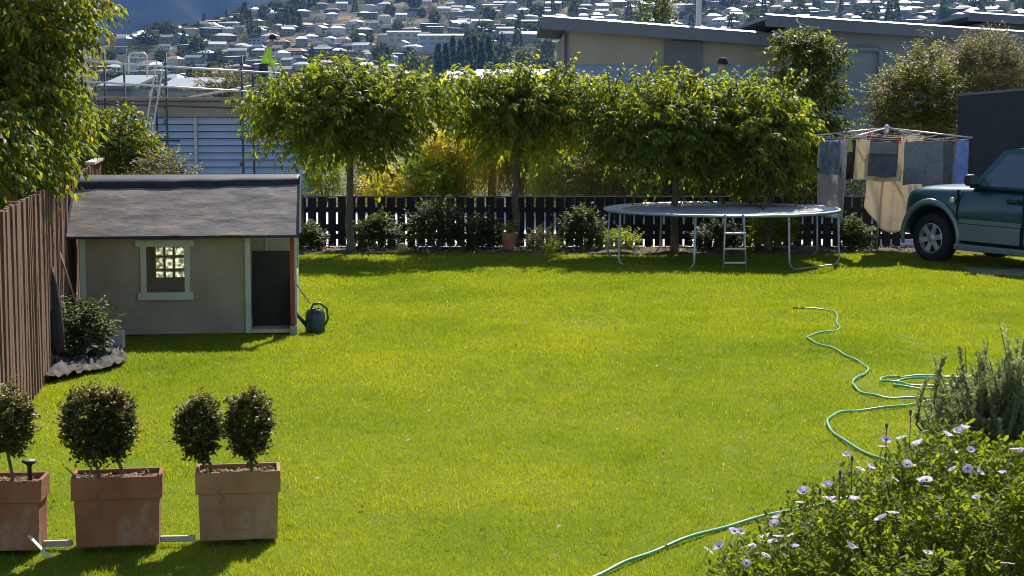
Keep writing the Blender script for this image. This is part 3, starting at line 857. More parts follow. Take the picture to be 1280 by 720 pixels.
def shrub(name, label, c, r, n, M, leaf, wid, m, hang=.15, droop=.12, spread=.8, up=.5, slen=.35, tpl=T_LEAF, cat='shrub', group=None, lo=.35, hi=.95, zmin=-.75, stem_r=.018):
    """c: centre of the leaf mass; stands on the ground below it"""
    root = empty(name, (c[0], c[1], 0), 0, label, cat, group)
    cc_ = (0, 0, c[2])
    n = int(n * 1.9)
    p, d = ell(n, cc_, r, lo, hi, zmin)
    p[:, 2] = np.maximum(p[:, 2], .04)
    D = d + np.array([0, 0, up]) + rng.normal(size=p.shape) * .3
    A = shoots(p, D, slen * rng.uniform(.5, 1.2, len(p)), M, leaf, wid, droop, hang, spread, tpl)
    leaf_obj('foliage', [A], m, root)
    q = p[rng.integers(0, len(p), 9)] * [.7, .7, .9]
    stems(root, (0, 0, -.03), q, stem_r)
    return root

def tree(name, label, base, fork, crown_c, crown_r, n, M, leaf, wid, m, tr=.09, up=.35, hang=.85, droop=.4, slen=.7, lo=.45, hi=.98, extra=None, group=None, bark=BARK, zmin=-.8, spread=.6, blobs=()):
    root = empty(name, base, 0, label, 'tree', group)
    b0_ = Vector(base)
    f = Vector(fork) - b0_; cc_ = Vector(crown_c) - b0_
    tb = MB()
    k = 7; pts = [Vector((0, 0, -.1)).lerp(f, i / (k - 1)) + Vector((random.uniform(-.02, .02), random.uniform(-.02, .02), 0)) * (0 < i < k - 1) for i in range(k)]
    tb.tube(pts, [tr * (1.45 if i == 0 else 1.0 - .35 * i / k) for i in range(k)], 12)
    p, d = ell(n, tuple(cc_), crown_r, lo, hi, zmin)
    for bc, br, bn in blobs:
        p2, d2 = ell(bn, tuple(Vector(bc) - b0_), br, lo, hi, zmin); p = np.concatenate([p, p2]); d = np.concatenate([d, d2])
    for i in rng.integers(0, n, 26):
        e = Vector(p[i]); mid = f.lerp(e, .5) + Vector((0, 0, .12 + random.uniform(-.1, .1)))
        tb.tube([f - Vector((0, 0, .1)), f.lerp(mid, .5), mid, e], [tr * .5, tr * .4, tr * .25, tr * .08], 6, cap=False)
    tb.build('trunk', bark, root, True)
    D = d * [1, 1, .6] + np.array([0, 0, up]) + rng.normal(size=p.shape) * .3
    parts_ = [shoots(p, D, slen * rng.uniform(.5, 1.15, len(p)), M, leaf, wid, droop, hang, spread)]
    if extra:
        P0 = np.array([tuple(Vector(q[0]) - b0_) for q in extra]); DD = np.array([tuple(Vector(q[1]) - Vector(q[0])) for q in extra])
        parts_.append(shoots(P0, DD, np.linalg.norm(DD, axis=1), 14, leaf, wid, .1, hang, .8))
        for q in extra: MB().tube([Vector(q[0]) - b0_, Vector(q[1]) - b0_ - Vector((0, 0, .08))], [.012, .004], 5).build('leader', bark, root, True)
    leaf_obj('crown', parts_, m, root)
    return root

c = gnd(88, 452)
shrub('fence_bush', 'small glossy leaved bush on plastic sheet against the left fence', (c.x, c.y + .25, .28), (.38, .34, .30), 150, 9, .075, .5, GREENB, slen=.2, group=None)

# ------------------------------------------------------------------ trees along the back fence
def ctree(px, by, name_label, l, r_, top, bot, n, extra=None):
    g = gnd(px, by); Y = g.y
    a_, b2 = at(l, 150, Y), at(r_, 150, Y); zt, zb = at(px, top, Y).z, at(px, bot, Y).z
    cx_ = (a_.x + b2.x) / 2
    fork = Vector((g.x + .02, Y, zb + .25))
    ex = [(at(a1, a2, Y - .1), at(a3, a4, Y - .15)) for a1, a2, a3, a4 in (extra or [])]
    W_, H_ = (b2.x - a_.x) / 2, (zt - zb) / 2; zc_ = (zt + zb) / 2; bl_ = []
    for k in range(7):
        q = -1 + 2 * (k + .5) / 7
        bl_.append(((cx_ + W_ * (q * .82 + random.uniform(-.08, .08)), Y + random.uniform(-.7, .7), zc_ + H_ * random.uniform(-.45, .55) * (1 - .4 * abs(q))), (W_ * random.uniform(.26, .4), .6, H_ * random.uniform(.35, .55)), int(n * .2)))
    bl_.append(((g.x, Y, zb + H_ * .35), (W_ * .45, .8, H_ * .3), int(n * .25)))
    for k in range(30):
        a1 = random.uniform(-1, 1); q0 = Vector((cx_ + W_ * a1 * .8, Y + random.uniform(-.9, .5), zc_ + H_ * random.uniform(.2, .75) * (1 - .3 * abs(a1))))
        ex.append((q0, q0 + Vector((a1 * .35 + random.uniform(-.2, .2), random.uniform(-.25, .1), random.uniform(.15, .72)))))
    return tree('cherry_tree', name_label, (g.x, Y, 0), fork, (cx_, Y, zc_), (W_ * .86, 1.25, H_ * .82), int(n * .95), blobs=bl_, M=10, leaf=.14, wid=.46, m=CHERRY, tr=.075, extra=ex, lo=.38, hi=1.0, hang=.7, slen=.55, droop=.35, group='trimmed trees along the back fence')
ctree(437, 318, 'leftmost round headed tree with bare trunk in front of picket fence', 312, 558, 76, 208, 620,
      [(350, 110, 335, 65), (480, 100, 478, 75), (500, 95, 515, 58), (360, 120, 322, 128), (400, 95, 395, 68), (440, 90, 448, 70)])
ctree(644, 312, 'slim trunk tree beside the terracotta pot at the picket fence', 556, 748, 84, 198, 560,
      [(600, 100, 583, 78), (650, 105, 668, 76), (700, 100, 722, 68), (690, 100, 700, 76), (580, 110, 556, 105)])
ctree(842, 318, 'thick trunked tree behind the trampoline', 728, 925, 84, 226, 720,
      [(770, 105, 780, 72), (810, 100, 820, 58), (860, 100, 885, 80), (740, 110, 728, 84)])
ctree(960, 316, 'rightmost leafy tree between trampoline and clothesline', 862, 1004, 88, 246, 680,
      [(930, 100, 950, 82), (975, 110, 990, 80), (900, 105, 905, 84)])

# dark feathery tree right of them
g = at(1012, 300, 33.5)
tree('dark_tree', 'dark upright tree in front of the grey building wall', (g.x, 33.6, 0), at(1012, 190, 33.6), at(1010, 185, 33.6), (.52, .6, 1.15), 420, 10, .11, .5, leafmat('laurel_leaf', [(0, (.035, .055, .012)), (.6, (.08, .11, .018)), (1, (.2, .18, .03))], .5, .5, spec=.25), tr=.07, up=.35, hang=.4, droop=.2, slen=.4, lo=.3, blobs=[(at(a_, b2, 33.6), (r1, .4, r2), n_) for a_, b2, r1, r2, n_ in ((1010, 60, .3, .3, 120), (1034, 72, .26, .14, 90), (988, 62, .28, .2, 90), (1034, 120, .26, .22, 90), (985, 105, .4, .3, 130), (1015, 95, .35, .3, 120), (1026, 165, .38, .4, 130))],
     extra=[(at(1000, 90, 33.6), at(1010, 36, 33.6)), (at(1015, 95, 33.6), at(1020, 42, 33.6)), (at(1020, 90, 33.6), at(1062, 66, 33.6)), (at(1010, 80, 33.6), at(980, 52, 33.6)), (at(1020, 110, 33.6), at(1048, 92, 33.6))], bark=DARKBARK)

# left neighbour tree over the fence
tree('neighbour_tree', 'large leafy tree overhanging the brown fence at top left', (-5.9, 16.9, 0), (-5.7, 17.0, 1.9), (-5.3, 17.6, 3.7), (1.02, 1.2, 1.85), 2700, 9, .098, .46, LEFTLEAF, tr=.11, up=.2, hang=.75, droop=.4, slen=.36, lo=.45, hi=1.0, blobs=[((-5.25, 17.3, 2.45), (.78, 1.2, .95), 1400), ((-5.5, 16.6, 2.2), (.7, .9, .75), 800), ((-5.35, 18.6, 2.5), (.5, .8, .85), 600), ((-4.95, 15.9, 2.2), (.36, .9, .42), 420)])
tree('young_tree', 'lower bushy tree behind the brown fence beside the scaffolded house', (at(150, 180, 27).x, 27.0, -.05), at(150, 190, 27), at(140, 188, 27), (.68, .6, .62), 800, 9, .10, .46, LEFTLEAF, tr=.05, up=.3, hang=.7, slen=.32)
shrub('pale_shrub', 'pale leaved shrub showing above the playhouse roof ridge', (at(205, 210, 25).x, 25, at(205, 225, 25).z), (.5, .4, .38), 170, 8, .07, .5, PALEB, slen=.25)

# ------------------------------------------------------------------ shrubs in the bed along the picket fence
def bedshrub(px, by, l, r_, top, lab, m=GREENB, leaf=.09, n=90, Y=31.2, wid=.42):
    a_, b2 = at(l, by, Y), at(r_, by, Y); zt = at(px, top, Y).z
    return shrub('bed_shrub', lab, ((a_.x + b2.x) / 2, Y, zt * .5), ((b2.x - a_.x) / 2 * 1.0, .35, zt * .5), int(n * 1.4), 8, leaf, wid, m, slen=.2, group='shrubs in the bed along the picket fence')
bedshrub(388, 318, 374, 402, 286, 'glossy shrub in the bed just right of the playhouse', n=90)
bedshrub(472, 318, 443, 504, 272, 'glossy dark shrub right of the leftmost bare trunk', n=130)
bedshrub(548, 318, 512, 584, 252, 'tallest glossy shrub in the middle of the fence bed', n=200)
bedshrub(598, 318, 576, 626, 268, 'glossy shrub beside the terracotta pot in the fence bed', n=120)
bedshrub(676, 312, 658, 698, 290, 'low dry looking shrub right of the slim trunk', m=PALEB, leaf=.05, n=110)
bedshrub(727, 316, 702, 754, 262, 'pale edged leafy shrub left of the trampoline', n=130)
bedshrub(690, 318, 678, 706, 308, 'small yellow green ground plant at the edge of the bed', m=LIMEB, leaf=.05, n=70, Y=30.7)
bedshrub(775, 316, 748, 800, 292, 'low leafy plant behind the trampoline legs at left', m=LIMEB, leaf=.07, n=80)
bedshrub(958, 314, 935, 995, 268, 'sunlit green shrub behind the trampoline ladder', m=LIMEB, leaf=.09, n=150)
bedshrub(1062, 316, 1045, 1085, 276, 'dark shrub under the hanging laundry', n=110)
bedshrub(900, 316, 868, 930, 282, 'shaded shrub behind the middle of the trampoline', n=110)

TERRA = mat('terracotta_plain', (.42, .17, .09), .85, .2, 8, .2, 40)
g = at(636, 312, 30.95)
pt = empty('terracotta_pot', (g.x, 30.95, .05), 0, 'terracotta pot with a small plant beside the slim tree trunk', 'pot')
MB().lathe([(.10, 0), (.14, .26), (.155, .26), (.155, .31), (.13, .31), (.12, .27)], 20).build('pot', TERRA, pt, 'auto')
A = shoots(*[ (lambda pd: pd[0])(ell(26, (0, 0, .42), (.12, .12, .14), .2, .9)), rdir(26) + [0, 0, .6], np.full(26, .12)], 6, .07, .45, .1, .1, .8)
leaf_obj('plant', [A], LIMEB, pt)
o = MB().lathe([(.02, -.098), (.07, -.075), (.1, 0), (.07, .075), (.02, .098)], 20).build('ball', mat('worn_yellow_ball', (.38, .26, .10), .7, .35, 12), smooth=True)
g = at(503, 317, 30.3); o.location = (g.x, 30.3, .125); tag(o, 'small worn yellow ball at the edge of the fence bed', 'ball')
# fallen leaves and litter in the bed
n = 900
P = np.stack([rng.uniform(-3.6, 8, n), rng.uniform(30.3, 31.7, n), rng.uniform(.05, .1, n)], 1)
A = leaf_arrays(P, rng.normal(size=(n, 3)) * [1, 1, .2], rdir(n) + [0, 0, 1.5], rng.uniform(.05, .1, n), rng.uniform(.03, .05, n), rng.uniform(0, 1, n), T_LEAF)
LITTER = leafmat('leaf_litter', [(0, (.12, .07, .03)), (.6, (.25, .16, .08)), (1, (.4, .33, .22))], .1, .8)
tag(leaf_obj('leaf_litter', [A], LITTER), 'dry fallen leaves in the garden bed', 'leaves', kind='stuff')
n = 130
yy_ = rng.uniform(9.5, 22, n); P = np.stack([rng.uniform(-.28, .22, n) * yy_, yy_, np.full(n, .03)], 1)
A = leaf_arrays(P, rng.normal(size=(n, 3)) * [1, 1, .25], rdir(n) * .4 + [0, 0, 1], rng.uniform(.03, .07, n), rng.uniform(.02, .035, n), rng.uniform(0, 1, n), T_LEAF)
tag(leaf_obj('fallen_leaves', [A], LITTER), 'scattered dry leaves lying on the lawn', 'leaves', kind='stuff')

# ------------------------------------------------------------------ foliage behind the fence
def bshrub(px, Y, l, r_, top, bot, lab, m, n, M=9, leaf=.1, wid=.42, hang=.3, droop=.2, name='garden_shrub', slen=.4, up=.3):
    a_, b2 = at(l, top, Y), at(r_, top, Y); zt, zb = at(px, top, Y).z, at(px, bot, Y).z
    return shrub(name, lab, ((a_.x + b2.x) / 2, Y, (zt + zb) / 2), ((b2.x - a_.x) / 2, .8, (zt - zb) / 2), n, M, leaf, wid, m, hang, droop, slen=slen, up=up)
bshrub(487, 44, 455, 512, 212, 262, 'bright yellow shrub just above the picket fence', YELLOW, 300)
bshrub(455, 45.5, 440, 490, 195, 260, 'grey brown shrub behind the bright yellow shrub', PALEB, 120)
bshrub(545, 44.6, 500, 596, 178, 268, 'lime green bush behind the fence between the two left trunks', LIMEB, 620, leaf=.12)
bshrub(552, 44.4, 535, 572, 172, 200, 'bright yellow leafy top above the lime green bush', YELLOW, 240)
bshrub(405, 45, 388, 424, 182, 262, 'olive bush beside the louvred house corner', LIMEB, 260)
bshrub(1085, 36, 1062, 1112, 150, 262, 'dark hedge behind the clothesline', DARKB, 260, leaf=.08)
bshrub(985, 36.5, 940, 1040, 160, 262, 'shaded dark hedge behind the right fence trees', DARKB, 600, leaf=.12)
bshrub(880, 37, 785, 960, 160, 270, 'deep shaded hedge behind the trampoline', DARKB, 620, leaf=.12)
bshrub(760, 38.5, 700, 830, 168, 270, 'olive hedge behind the fence left of the thick trunk', GOLDB, 420, leaf=.11)
def weeping(px, Y, l, r_, top, bot, lab, m, n):
    a_, b2 = at(l, top, Y), at(r_, top, Y); zt, zb = at(px, top, Y).z, at(px, bot, Y).z
    cx_, w = (a_.x + b2.x) / 2, (b2.x - a_.x) / 2
    root = empty('weeping_tree', (cx_, Y, 0), 0, lab, 'tree')
    d = rdir(n); d[:, 2] = np.abs(d[:, 2]) * .9 + .15
    k = rng.uniform(.55, 1, (n, 1)); P0 = d * k * [w, .9, (zt - zb) * .5] + [0, 0, (zt + zb) / 2]
    D = np.stack([d[:, 0] * .15, d[:, 1] * .15, -np.ones(n)], 1)
    A = shoots(P0, D, rng.uniform(.7, 1.5, n), 18, .11, .24, .05, .6, .5, jit=.35)
    leaf_obj('crown', [A], m, root)
    MB().tube([(0, 0, -.1), (.05, 0, zt * .5), (0, 0, zt - .2)], [.12, .1, .03], 8).build('trunk', BARK, root, True)
weeping(615, 44.3, 560, 668, 138, 265, 'golden weeping tree hanging behind the fence', WILLOW, 900)
weeping(705, 40.6, 662, 750, 158, 265, 'greener weeping tree right of the slim trunk', leafmat('weeping_green', [(0, (.08, .11, .015)), (.6, (.18, .2, .03)), (1, (.28, .25, .05))], .58), 700)
weeping(768, 40.2, 742, 800, 165, 262, 'small golden weeping branches left of the thick trunk', WILLOW, 160)

# right hand bushes
bshrub(1145, 35.5, 1094, 1205, 58, 215, 'golden green bush beside the dark wall behind the clothesline', GOLDB, 1000, leaf=.10, hang=.2)
bshrub(1232, 36.5, 1160, 1300, 42, 160, 'pale twiggy bush above the dark garage wall', PALEB, 1300, leaf=.08, wid=.4, hang=.1)
g = at(820, 10, 120)
tree('slender_tree', 'tall pale green tree behind the roof of the grey building', (g.x, 120, -4), (g.x, 120, 4), (g.x, 120, 8.2), (1.2, 1.2, 4.5), 420, 9, .3, .5, leafmat('poplar_leaf', [(0, (.08, .12, .04)), (1, (.2, .24, .1))], .4), tr=.16, up=.9, hang=.2, slen=.9)
tree('far_shrub_tree', 'pale brownish shrub showing behind the scaffold rails', (at(280, 100, 70).x, 70, -2), at(280, 130, 70), at(278, 104, 70), (1.25, 1, .62), 260, 8, .13, .5, PALEB, tr=.08, up=.5, hang=.2, slen=.4)
# ------------------------------------------------------------------ trampoline
STEEL = mat('galvanised_steel', (.45, .46, .46), .4, .12, 8, metal=.75)
MATM = mat('trampoline_mat', (.38, .375, .375), .62, .12, 5, .1, 80, spec=.3)
PADM = mat('spring_grey', (.75, .75, .76), .4, .15, 20, metal=.6)
tc = gnd(901, 326); TR, TH = 1.98, .88
tp = empty('trampoline', (tc.x, tc.y, 0), 0, 'large round trampoline with grey mat in front of the picket fence', 'trampoline')
ring = lambda r, z, n=72: [(r * math.cos(2 * math.pi * k / n), r * math.sin(2 * math.pi * k / n), z) for k in range(n)]
MB().tube(ring(TR, TH), .024, 8, closed=True).build('frame_ring', STEEL, tp, True)
MB().lathe([(.01, TH - .012), (TR * .5, TH - .014), (TR * .865, TH - .004), (TR * .865, TH - .010), (TR * .5, TH - .020), (.01, TH - .018)], 72, cap=False).build('jumping_mat', MATM, tp, True)
sb = MB()
for k in range(88):
    a = 2 * math.pi * k / 88; c_, s_ = math.cos(a), math.sin(a)
    sb.tube([(TR * .86 * c_, TR * .86 * s_, TH - .004), (TR * c_, TR * s_, TH + .012)], .011, 5)
tag(sb.build('springs', PADM, tp), kind='stuff')
legs = [R(-90 + q) for q in (-64, -19, 26, 71, 116, 161, 206, 251)]
for k in range(0, 8, 2):
    a, b_ = legs[k], legs[k + 1]; rr = TR - .01
    pa, pb = Vector((rr * math.cos(a), rr * math.sin(a), TH)), Vector((rr * math.cos(b_), rr * math.sin(b_), TH))
    m1 = (pa + pb) / 2 * 1.02
    d_ = (pb - pa).normalized()
    pts = [pa, pa * 1.015 - Vector((0, 0, TH - .12)), pa * 1.02 + d_ * .05 - Vector((0, 0, TH - .03)), pa * 1.02 + d_ * .14 + Vector((0, 0, .02 - TH))]
    lowa = Vector((pts[3].x, pts[3].y, .004))
    lowb = pb * 1.02 - d_ * .14; lowb.z = .004
    P_ = [Vector((pa.x, pa.y, TH)), Vector((pa.x * 1.015, pa.y * 1.015, .12)), Vector((pa.x * 1.02, pa.y * 1.02, 0)) + d_ * .05 + Vector((0, 0, .045)), lowa,
          Vector((m1.x, m1.y, .0)), lowb, Vector((pb.x * 1.02, pb.y * 1.02, 0)) - d_ * .05 + Vector((0, 0, .045)), Vector((pb.x * 1.015, pb.y * 1.015, .12)), Vector((pb.x, pb.y, TH))]
    MB().tube(P_, .018, 8).build('leg', STEEL, tp, True)
la = empty('trampoline_ladder', (0, 0, 0), 0, 'three rung steel ladder hooked on the front of the trampoline', 'ladder')
Yl = tc.y - TR - .10
xa, xb = at(906, 300, Yl).x, at(930, 300, Yl).x
for xx in (xa, xb):
    s_ = .03 if xx == xb else -.03
    MB().tube([(xx - s_ * .4, Yl + .09, TH + .02), (xx - s_ * .3, Yl + .02, TH + .03), (xx + s_, Yl - .10, .0)], .015, 8).build('rail', STEEL, la, True)
for z in (.62, .38, .16):
    f = z / .88; yv = Yl - .10 * (1 - f)
    MB().box(xa - .02, xb + .02, yv - .035, yv + .035, z - .012, z + .012).build('rung', STEEL, la)
tw_ = MB()
for q in range(5):
    a = random.uniform(0, 6.28); tw_.tube([(0, 0, .01), (.07 * math.cos(a), .07 * math.sin(a), .05 + .03 * q % .05), (.14 * math.cos(a + .4), .14 * math.sin(a + .4), .02)], [.008, .006, .003], 5)
o = tw_.build('fallen_twig', DARKBARK); g = at(954, 262, tc.y - .25); o.location = (g.x, tc.y - .25, TH - .005); tag(o, 'small dark twig lying on the trampoline mat', 'twig')

# ------------------------------------------------------------------ rotary clothesline
CLX, CLY = gnd(1094, 313).x, gnd(1094, 313).y
TOP = Vector((CLX + .16, CLY, 2.23))
cl = empty('rotary_clothesline', (CLX, CLY, 0), 0, 'steel rotary clothesline with four arms standing beside the car', 'clothesline')
loc = lambda p: Vector(p) - Vector((CLX, CLY, 0))
MB().tube([(0, 0, -.1), loc(TOP) + Vector((0, 0, .06))], [.028, .022], 10).build('mast', STEEL, cl, True)
ARM = []
for a in (144.4, 234.4, 324.4, 54.4):
    tip = TOP + Vector((1.62 * math.cos(R(a)), 1.62 * math.sin(R(a)), -.16)); ARM.append(tip)
    MB().tube([loc(TOP), loc(tip)], .014, 8).build('arm', STEEL, cl, True)
MB().lathe([(.05, -.09), (.055, -.06), (.055, .03), (.03, .06)], 14, c=loc(TOP)).build('hub', STEEL, cl, True)
WIRE = mat('line_wire', (.6, .6, .58), .5, .1, 5)
def lp(i, t, inset=0.0, dz=-.02):
    a, b_ = ARM[i].lerp(TOP, inset), ARM[(i + 1) % 4].lerp(TOP, inset); p = a.lerp(b_, t); p.z = a.z + (b_.z - a.z) * t + dz - .05 * (1 - (2 * t - 1) ** 2); return p
for ins in (.03, .2, .4, .6):
    for i in range(4):
        MB().tube([loc(lp(i, q / 6, ins)) for q in range(7)], .0035, 4).build('line', WIRE, cl)
def fabric(name, c, col2=None, stripes=None, rough=.95, scale=3):
    m = mat(name, c, rough, .12, scale, .3, 220, spec=.08, col2=col2)
    nt = m.node_tree; N, Lk = nt.nodes, nt.links
    b = N['Principled BSDF']
    tr = N.new('ShaderNodeBsdfTranslucent'); mx = N.new('ShaderNodeMixShader'); mx.inputs[0].default_value = .36
    rmp = [n for n in N if n.bl_idname == 'ShaderNodeValToRGB'][0]
    Lk.new(rmp.outputs['Color'], tr.inputs['Color']); Lk.new(b.outputs[0], mx.inputs[1]); Lk.new(tr.outputs[0], mx.inputs[2]); Lk.new(mx.outputs[0], N['Material Output'].inputs['Surface'])
    return m
PEG = mat('red_peg', (.6, .06, .07), .5, .1, 5)
def cloth(name, label, i, t0, t1, h, m, inset=.03, off=0.0, wave=.02, nw=3, bottom=None, slant=0.0, pegs=2, pegcol=None, fold=False, top_drop=0.0, swag=0.0):
    nu, nv = 44, 34
    a, b_ = lp(i, t0, inset), lp(i, t1, inset); ax = (b_ - a); ax.z = 0; W = ax.length; ax.normalize(); nr = Vector((ax.y, -ax.x, 0))
    o3 = (a + b_) / 2
    root = empty(name, (o3.x, o3.y, o3.z), 0, label, 'laundry', 'washing on the rotary clothesline')
    V = np.zeros((nv, nu, 3)); ph_ = random.uniform(0, 6)
    for r in range(nv):
        v = r / (nv - 1)
        for c_ in range(nu):
            u = c_ / (nu - 1); p = lp(i, t0 + (t1 - t0) * u, inset)
            hh = h * (bottom(u) if bottom else 1.0)
            w_ = 1.5 * wave * (.25 + v) * (math.sin(nw * 2 * math.pi * u + ph_ + v * .8) + .4 * math.sin(nw * 5.3 * u + 2 + v * 2) + .35 * math.sin(nw * 11 * u + 3 * v + ph_))
            w_ += swag * math.sin(6.2 * v + 5.0 * (u - .45) ** 2 * 4) * (.3 + v) if swag else 0
            q = p + nr * (off + w_) + ax * (slant * v) - o3
            V[r, c_] = (q.x, q.y, q.z - top_drop - hh * v - .01 * math.sin(u * 9 + ph_))
    g = gridmesh('fabric', V[..., 0], V[..., 1], V[..., 2], m); g.parent = root
    so = g.modifiers.new('thick', 'SOLIDIFY'); so.thickness = .006
    for k in range(pegs):
        u = .06 + .88 * k / max(1, pegs - 1); p = lp(i, t0 + (t1 - t0) * u, inset) + nr * off - o3
        MB().box(p.x - .008, p.x + .008, p.y - .014, p.y + .014, p.z - .04, p.z + .045).build('peg', pegcol or PEG, root)
    return root
F_BEIGE = fabric('beige_cotton', (.76, .64, .44), (.82, .71, .52)); F_DARK = fabric('charcoal_towel', (.13, .135, .15), (.19, .195, .21), scale=14)
F_GREY = fabric('grey_towel', (.22, .235, .25), (.30, .31, .32), scale=18); F_TAUPE = fabric('taupe_sheet', (.72, .67, .67), (.8, .75, .74))
F_BLUE = fabric('blue_towel', (.25, .40, .72), (.66, .74, .86), scale=6); F_NAVY = fabric('deep_blue_towel', (.20, .26, .50), (.32, .38, .60), scale=5)
F_STRIPE = fabric('dark_brown_cloth', (.07, .06, .055), (.13, .11, .10), scale=8); F_LIME = fabric('pale_lime_cloth', (.4, .45, .25)); F_PEACH = fabric('peach_cotton', (.78, .68, .52), (.84, .75, .6))
F_LGREY = fabric('grey_cotton_band', (.30, .29, .29))
cloth('bath_sheet', 'long taupe sheet hanging at the left corner of the clothesline', 0, .30, .96, 1.38, F_TAUPE, wave=.025, nw=2)
cloth('towel', 'blue and white towel pegged over the long taupe sheet', 0, .36, .84, .60, F_BLUE, off=-.03 if False else .03, wave=.012, nw=2)
cloth('pillowcase', 'beige cloth pegged on the front line behind a charcoal cloth', 1, .05, .44, .70, F_BEIGE, wave=.018, nw=2, slant=-.03)
hc = cloth('hand_towel', 'charcoal cloth with lighter top band in front of the beige cloth', 1, .15, .385, .62, F_DARK, off=.10, wave=.01, nw=1, slant=-.03)
cloth('bath_towel', 'wide dark grey towel in the middle of the front line', 1, .445, .77, .75, F_GREY, off=.035, wave=.012, nw=2, slant=-.02, pegs=3)
cloth('dark_towel', 'narrow charcoal towel between the wide grey towel and a blue towel', 1, .785, .865, .96, F_DARK, off=-.02, wave=.01, nw=1)
cloth('blue_towel', 'deep blue towel at the right end of the front line', 1, .875, .985, .96, F_NAVY, off=.02, wave=.012, nw=1)
cloth('dark_shirt', 'dark brown garment hanging inside the clothesline behind the red basket', 0, .55, .98, .72, F_STRIPE, inset=.25, wave=.04, nw=3)
cloth('small_cloth', 'small pale lime cloth at the front left corner of the lines', 0, .90, 1.0, .24, F_LIME, inset=.1, off=.02, wave=.02, nw=1, pegs=1)
cloth('dark_sheet', 'dark sheet hanging on an inner line behind the beige cloth', 1, .02, .5, .55, F_STRIPE, inset=.42, wave=.03, nw=3)
bs = cloth('fitted_sheet', 'large beige fitted sheet sagging low behind the mast', 1, -.02, .92, 1.72, F_PEACH, inset=.5, wave=.03, nw=3, swag=.05, bottom=lambda u: .50 + .50 * math.sin(math.pi * min(1, max(0, .10 + .80 * u))) ** .55, pegs=4)
# care label of the fitted sheet
g = at(1141, 236, bs.location.y - .12) - bs.location
for dx in (-.05, .05):
    MB().box(g.x + dx - .03, g.x + dx + .03, g.y - .004, g.y, g.z - .10, g.z + .06, None).build('care_label', mat('white_tag', (.8, .8, .78), .8, .05, 3), bs)
# lighter band of the charcoal cloth
p0, p1 = lp(1, .155, .03) - hc.location, lp(1, .38, .03) - hc.location
MB().add([p0 + Vector((0, -.135, -.02)), p1 + Vector((0, -.135, -.02)), p1 + Vector((-.01, -.138, -.22)), p0 + Vector((-.01, -.138, -.22))], [(0, 1, 2, 3)]).build('light_band', F_LGREY, hc).modifiers.new('t', 'SOLIDIFY').thickness = .004
pbk = lp(0, .93, .35)
pk = empty('peg_basket', (pbk.x + .12, pbk.y - .35, pbk.z - .42), 0, 'small red plastic peg basket hanging among the washing', 'basket')
MB().lathe([(.055, 0), (.08, .16), (.086, .165), (.086, .175), (.075, .175), (.05, .012)], 16).build('bucket', mat('red_plastic', (.65, .05, .09), .4, .08, 5), pk, 'auto')
MB().tube([(-.08, 0, .17), (-.05, 0, .32), (0, 0, .40), (.05, 0, .32), (.08, 0, .17)], .006, 6).build('hanger', WIRE, pk, True)

# ------------------------------------------------------------------ car
def paint(name, c):
    m, nt, b, N, Lk = nmat(name); b.inputs['Base Color'].default_value = (*c, 1); b.inputs['Metallic'].default_value = .35; b.inputs['Roughness'].default_value = .32
    b.inputs['Coat Weight'].default_value = .7; b.inputs['Coat Roughness'].default_value = .08
    nz = N.new('ShaderNodeTexNoise'); nz.inputs['Scale'].default_value = 3; nz.inputs['Detail'].default_value = 6
    mr = N.new('ShaderNodeMapRange'); mr.inputs[3].default_value = .24; mr.inputs[4].default_value = .44; Lk.new(nz.outputs['Fac'], mr.inputs[0]); Lk.new(mr.outputs[0], b.inputs['Roughness'])
    return m
TEAL = paint('teal_paint', (.012, .065, .07)); SILV = paint('grey_cladding', (.16, .20, .205))
RUB = mat('tyre_rubber', (.018, .018, .019), .85, .2, 8, .2, 60); BLK = mat('black_trim', (.02, .02, .022), .5, .15, 8); RIM = mat('rim_alloy', (.5, .51, .52), .38, .08, 6, metal=.7)
CG = glass('car_glass', (.07, .10, .13), .05); LENS = glass('lamp_lens', (.6, .6, .58), .1); AMB = mat('indicator_amber', (.75, .6, .45), .3, .05, 4)
yaw = R(-52)
cw = gnd(1170, 328)
off = Matrix.Rotation(yaw, 3, 'Z') @ Vector((0, -.80, 0))
car = empty('parked_car', (cw.x - off.x, cw.y - off.y, 0), yaw, 'dark teal four wheel drive parked at the right edge of the lawn', 'car')
car.rotation_euler = (0, R(1.2), yaw); car.scale = (1.05, 1.05, 1.05)
NP = 9
def section(x, w, zs, zt, crown):
    """half section from sill centre round to top centre"""
    return [(x, 0, zs), (x, w * .86, zs), (x, w * .955, zs + .06), (x, w * 1.0, zs + (zt - zs) * .42), (x, w * .995, zs + (zt - zs) * .62), (x, w * .96, zs + (zt - zs) * .86), (x, w * .90, zt - .015), (x, w * .74, zt + crown * .5), (x, 0, zt + crown)]
st = [(-.70, .60, .50, .96, .02), (-.67, .74, .44, 1.05, .03), (-.60, .83, .40, 1.12, .04), (-.48, .89, .36, 1.165, .05), (-.25, .93, .34, 1.19, .05), (.2, .94, .33, 1.205, .05), (.5, .94, .33, 1.22, .05), (.76, .94, .33, 1.235, .04),
      (1.4, .94, .33, 1.24, 0), (2.4, .94, .33, 1.25, 0), (3.3, .94, .35, 1.26, 0), (3.75, .92, .42, 1.25, 0), (3.9, .86, .5, 1.2, 0), (3.93, .7, .55, 1.1, 0)]
V, F = [], []
for s in st:
    h_ = section(*s); V += [(x, -y, z) for x, y, z in h_] + [(x, y, z) for x, y, z in h_[-2:0:-1]]
K = 2 * NP - 2
for i in range(len(st) - 1):
    for k in range(K): F.append((i * K + k, i * K + (k + 1) % K, (i + 1) * K + (k + 1) % K, (i + 1) * K + k))
F.append(tuple(range(K - 1, -1, -1))); F.append(tuple((len(st) - 1) * K + k for k in range(K)))
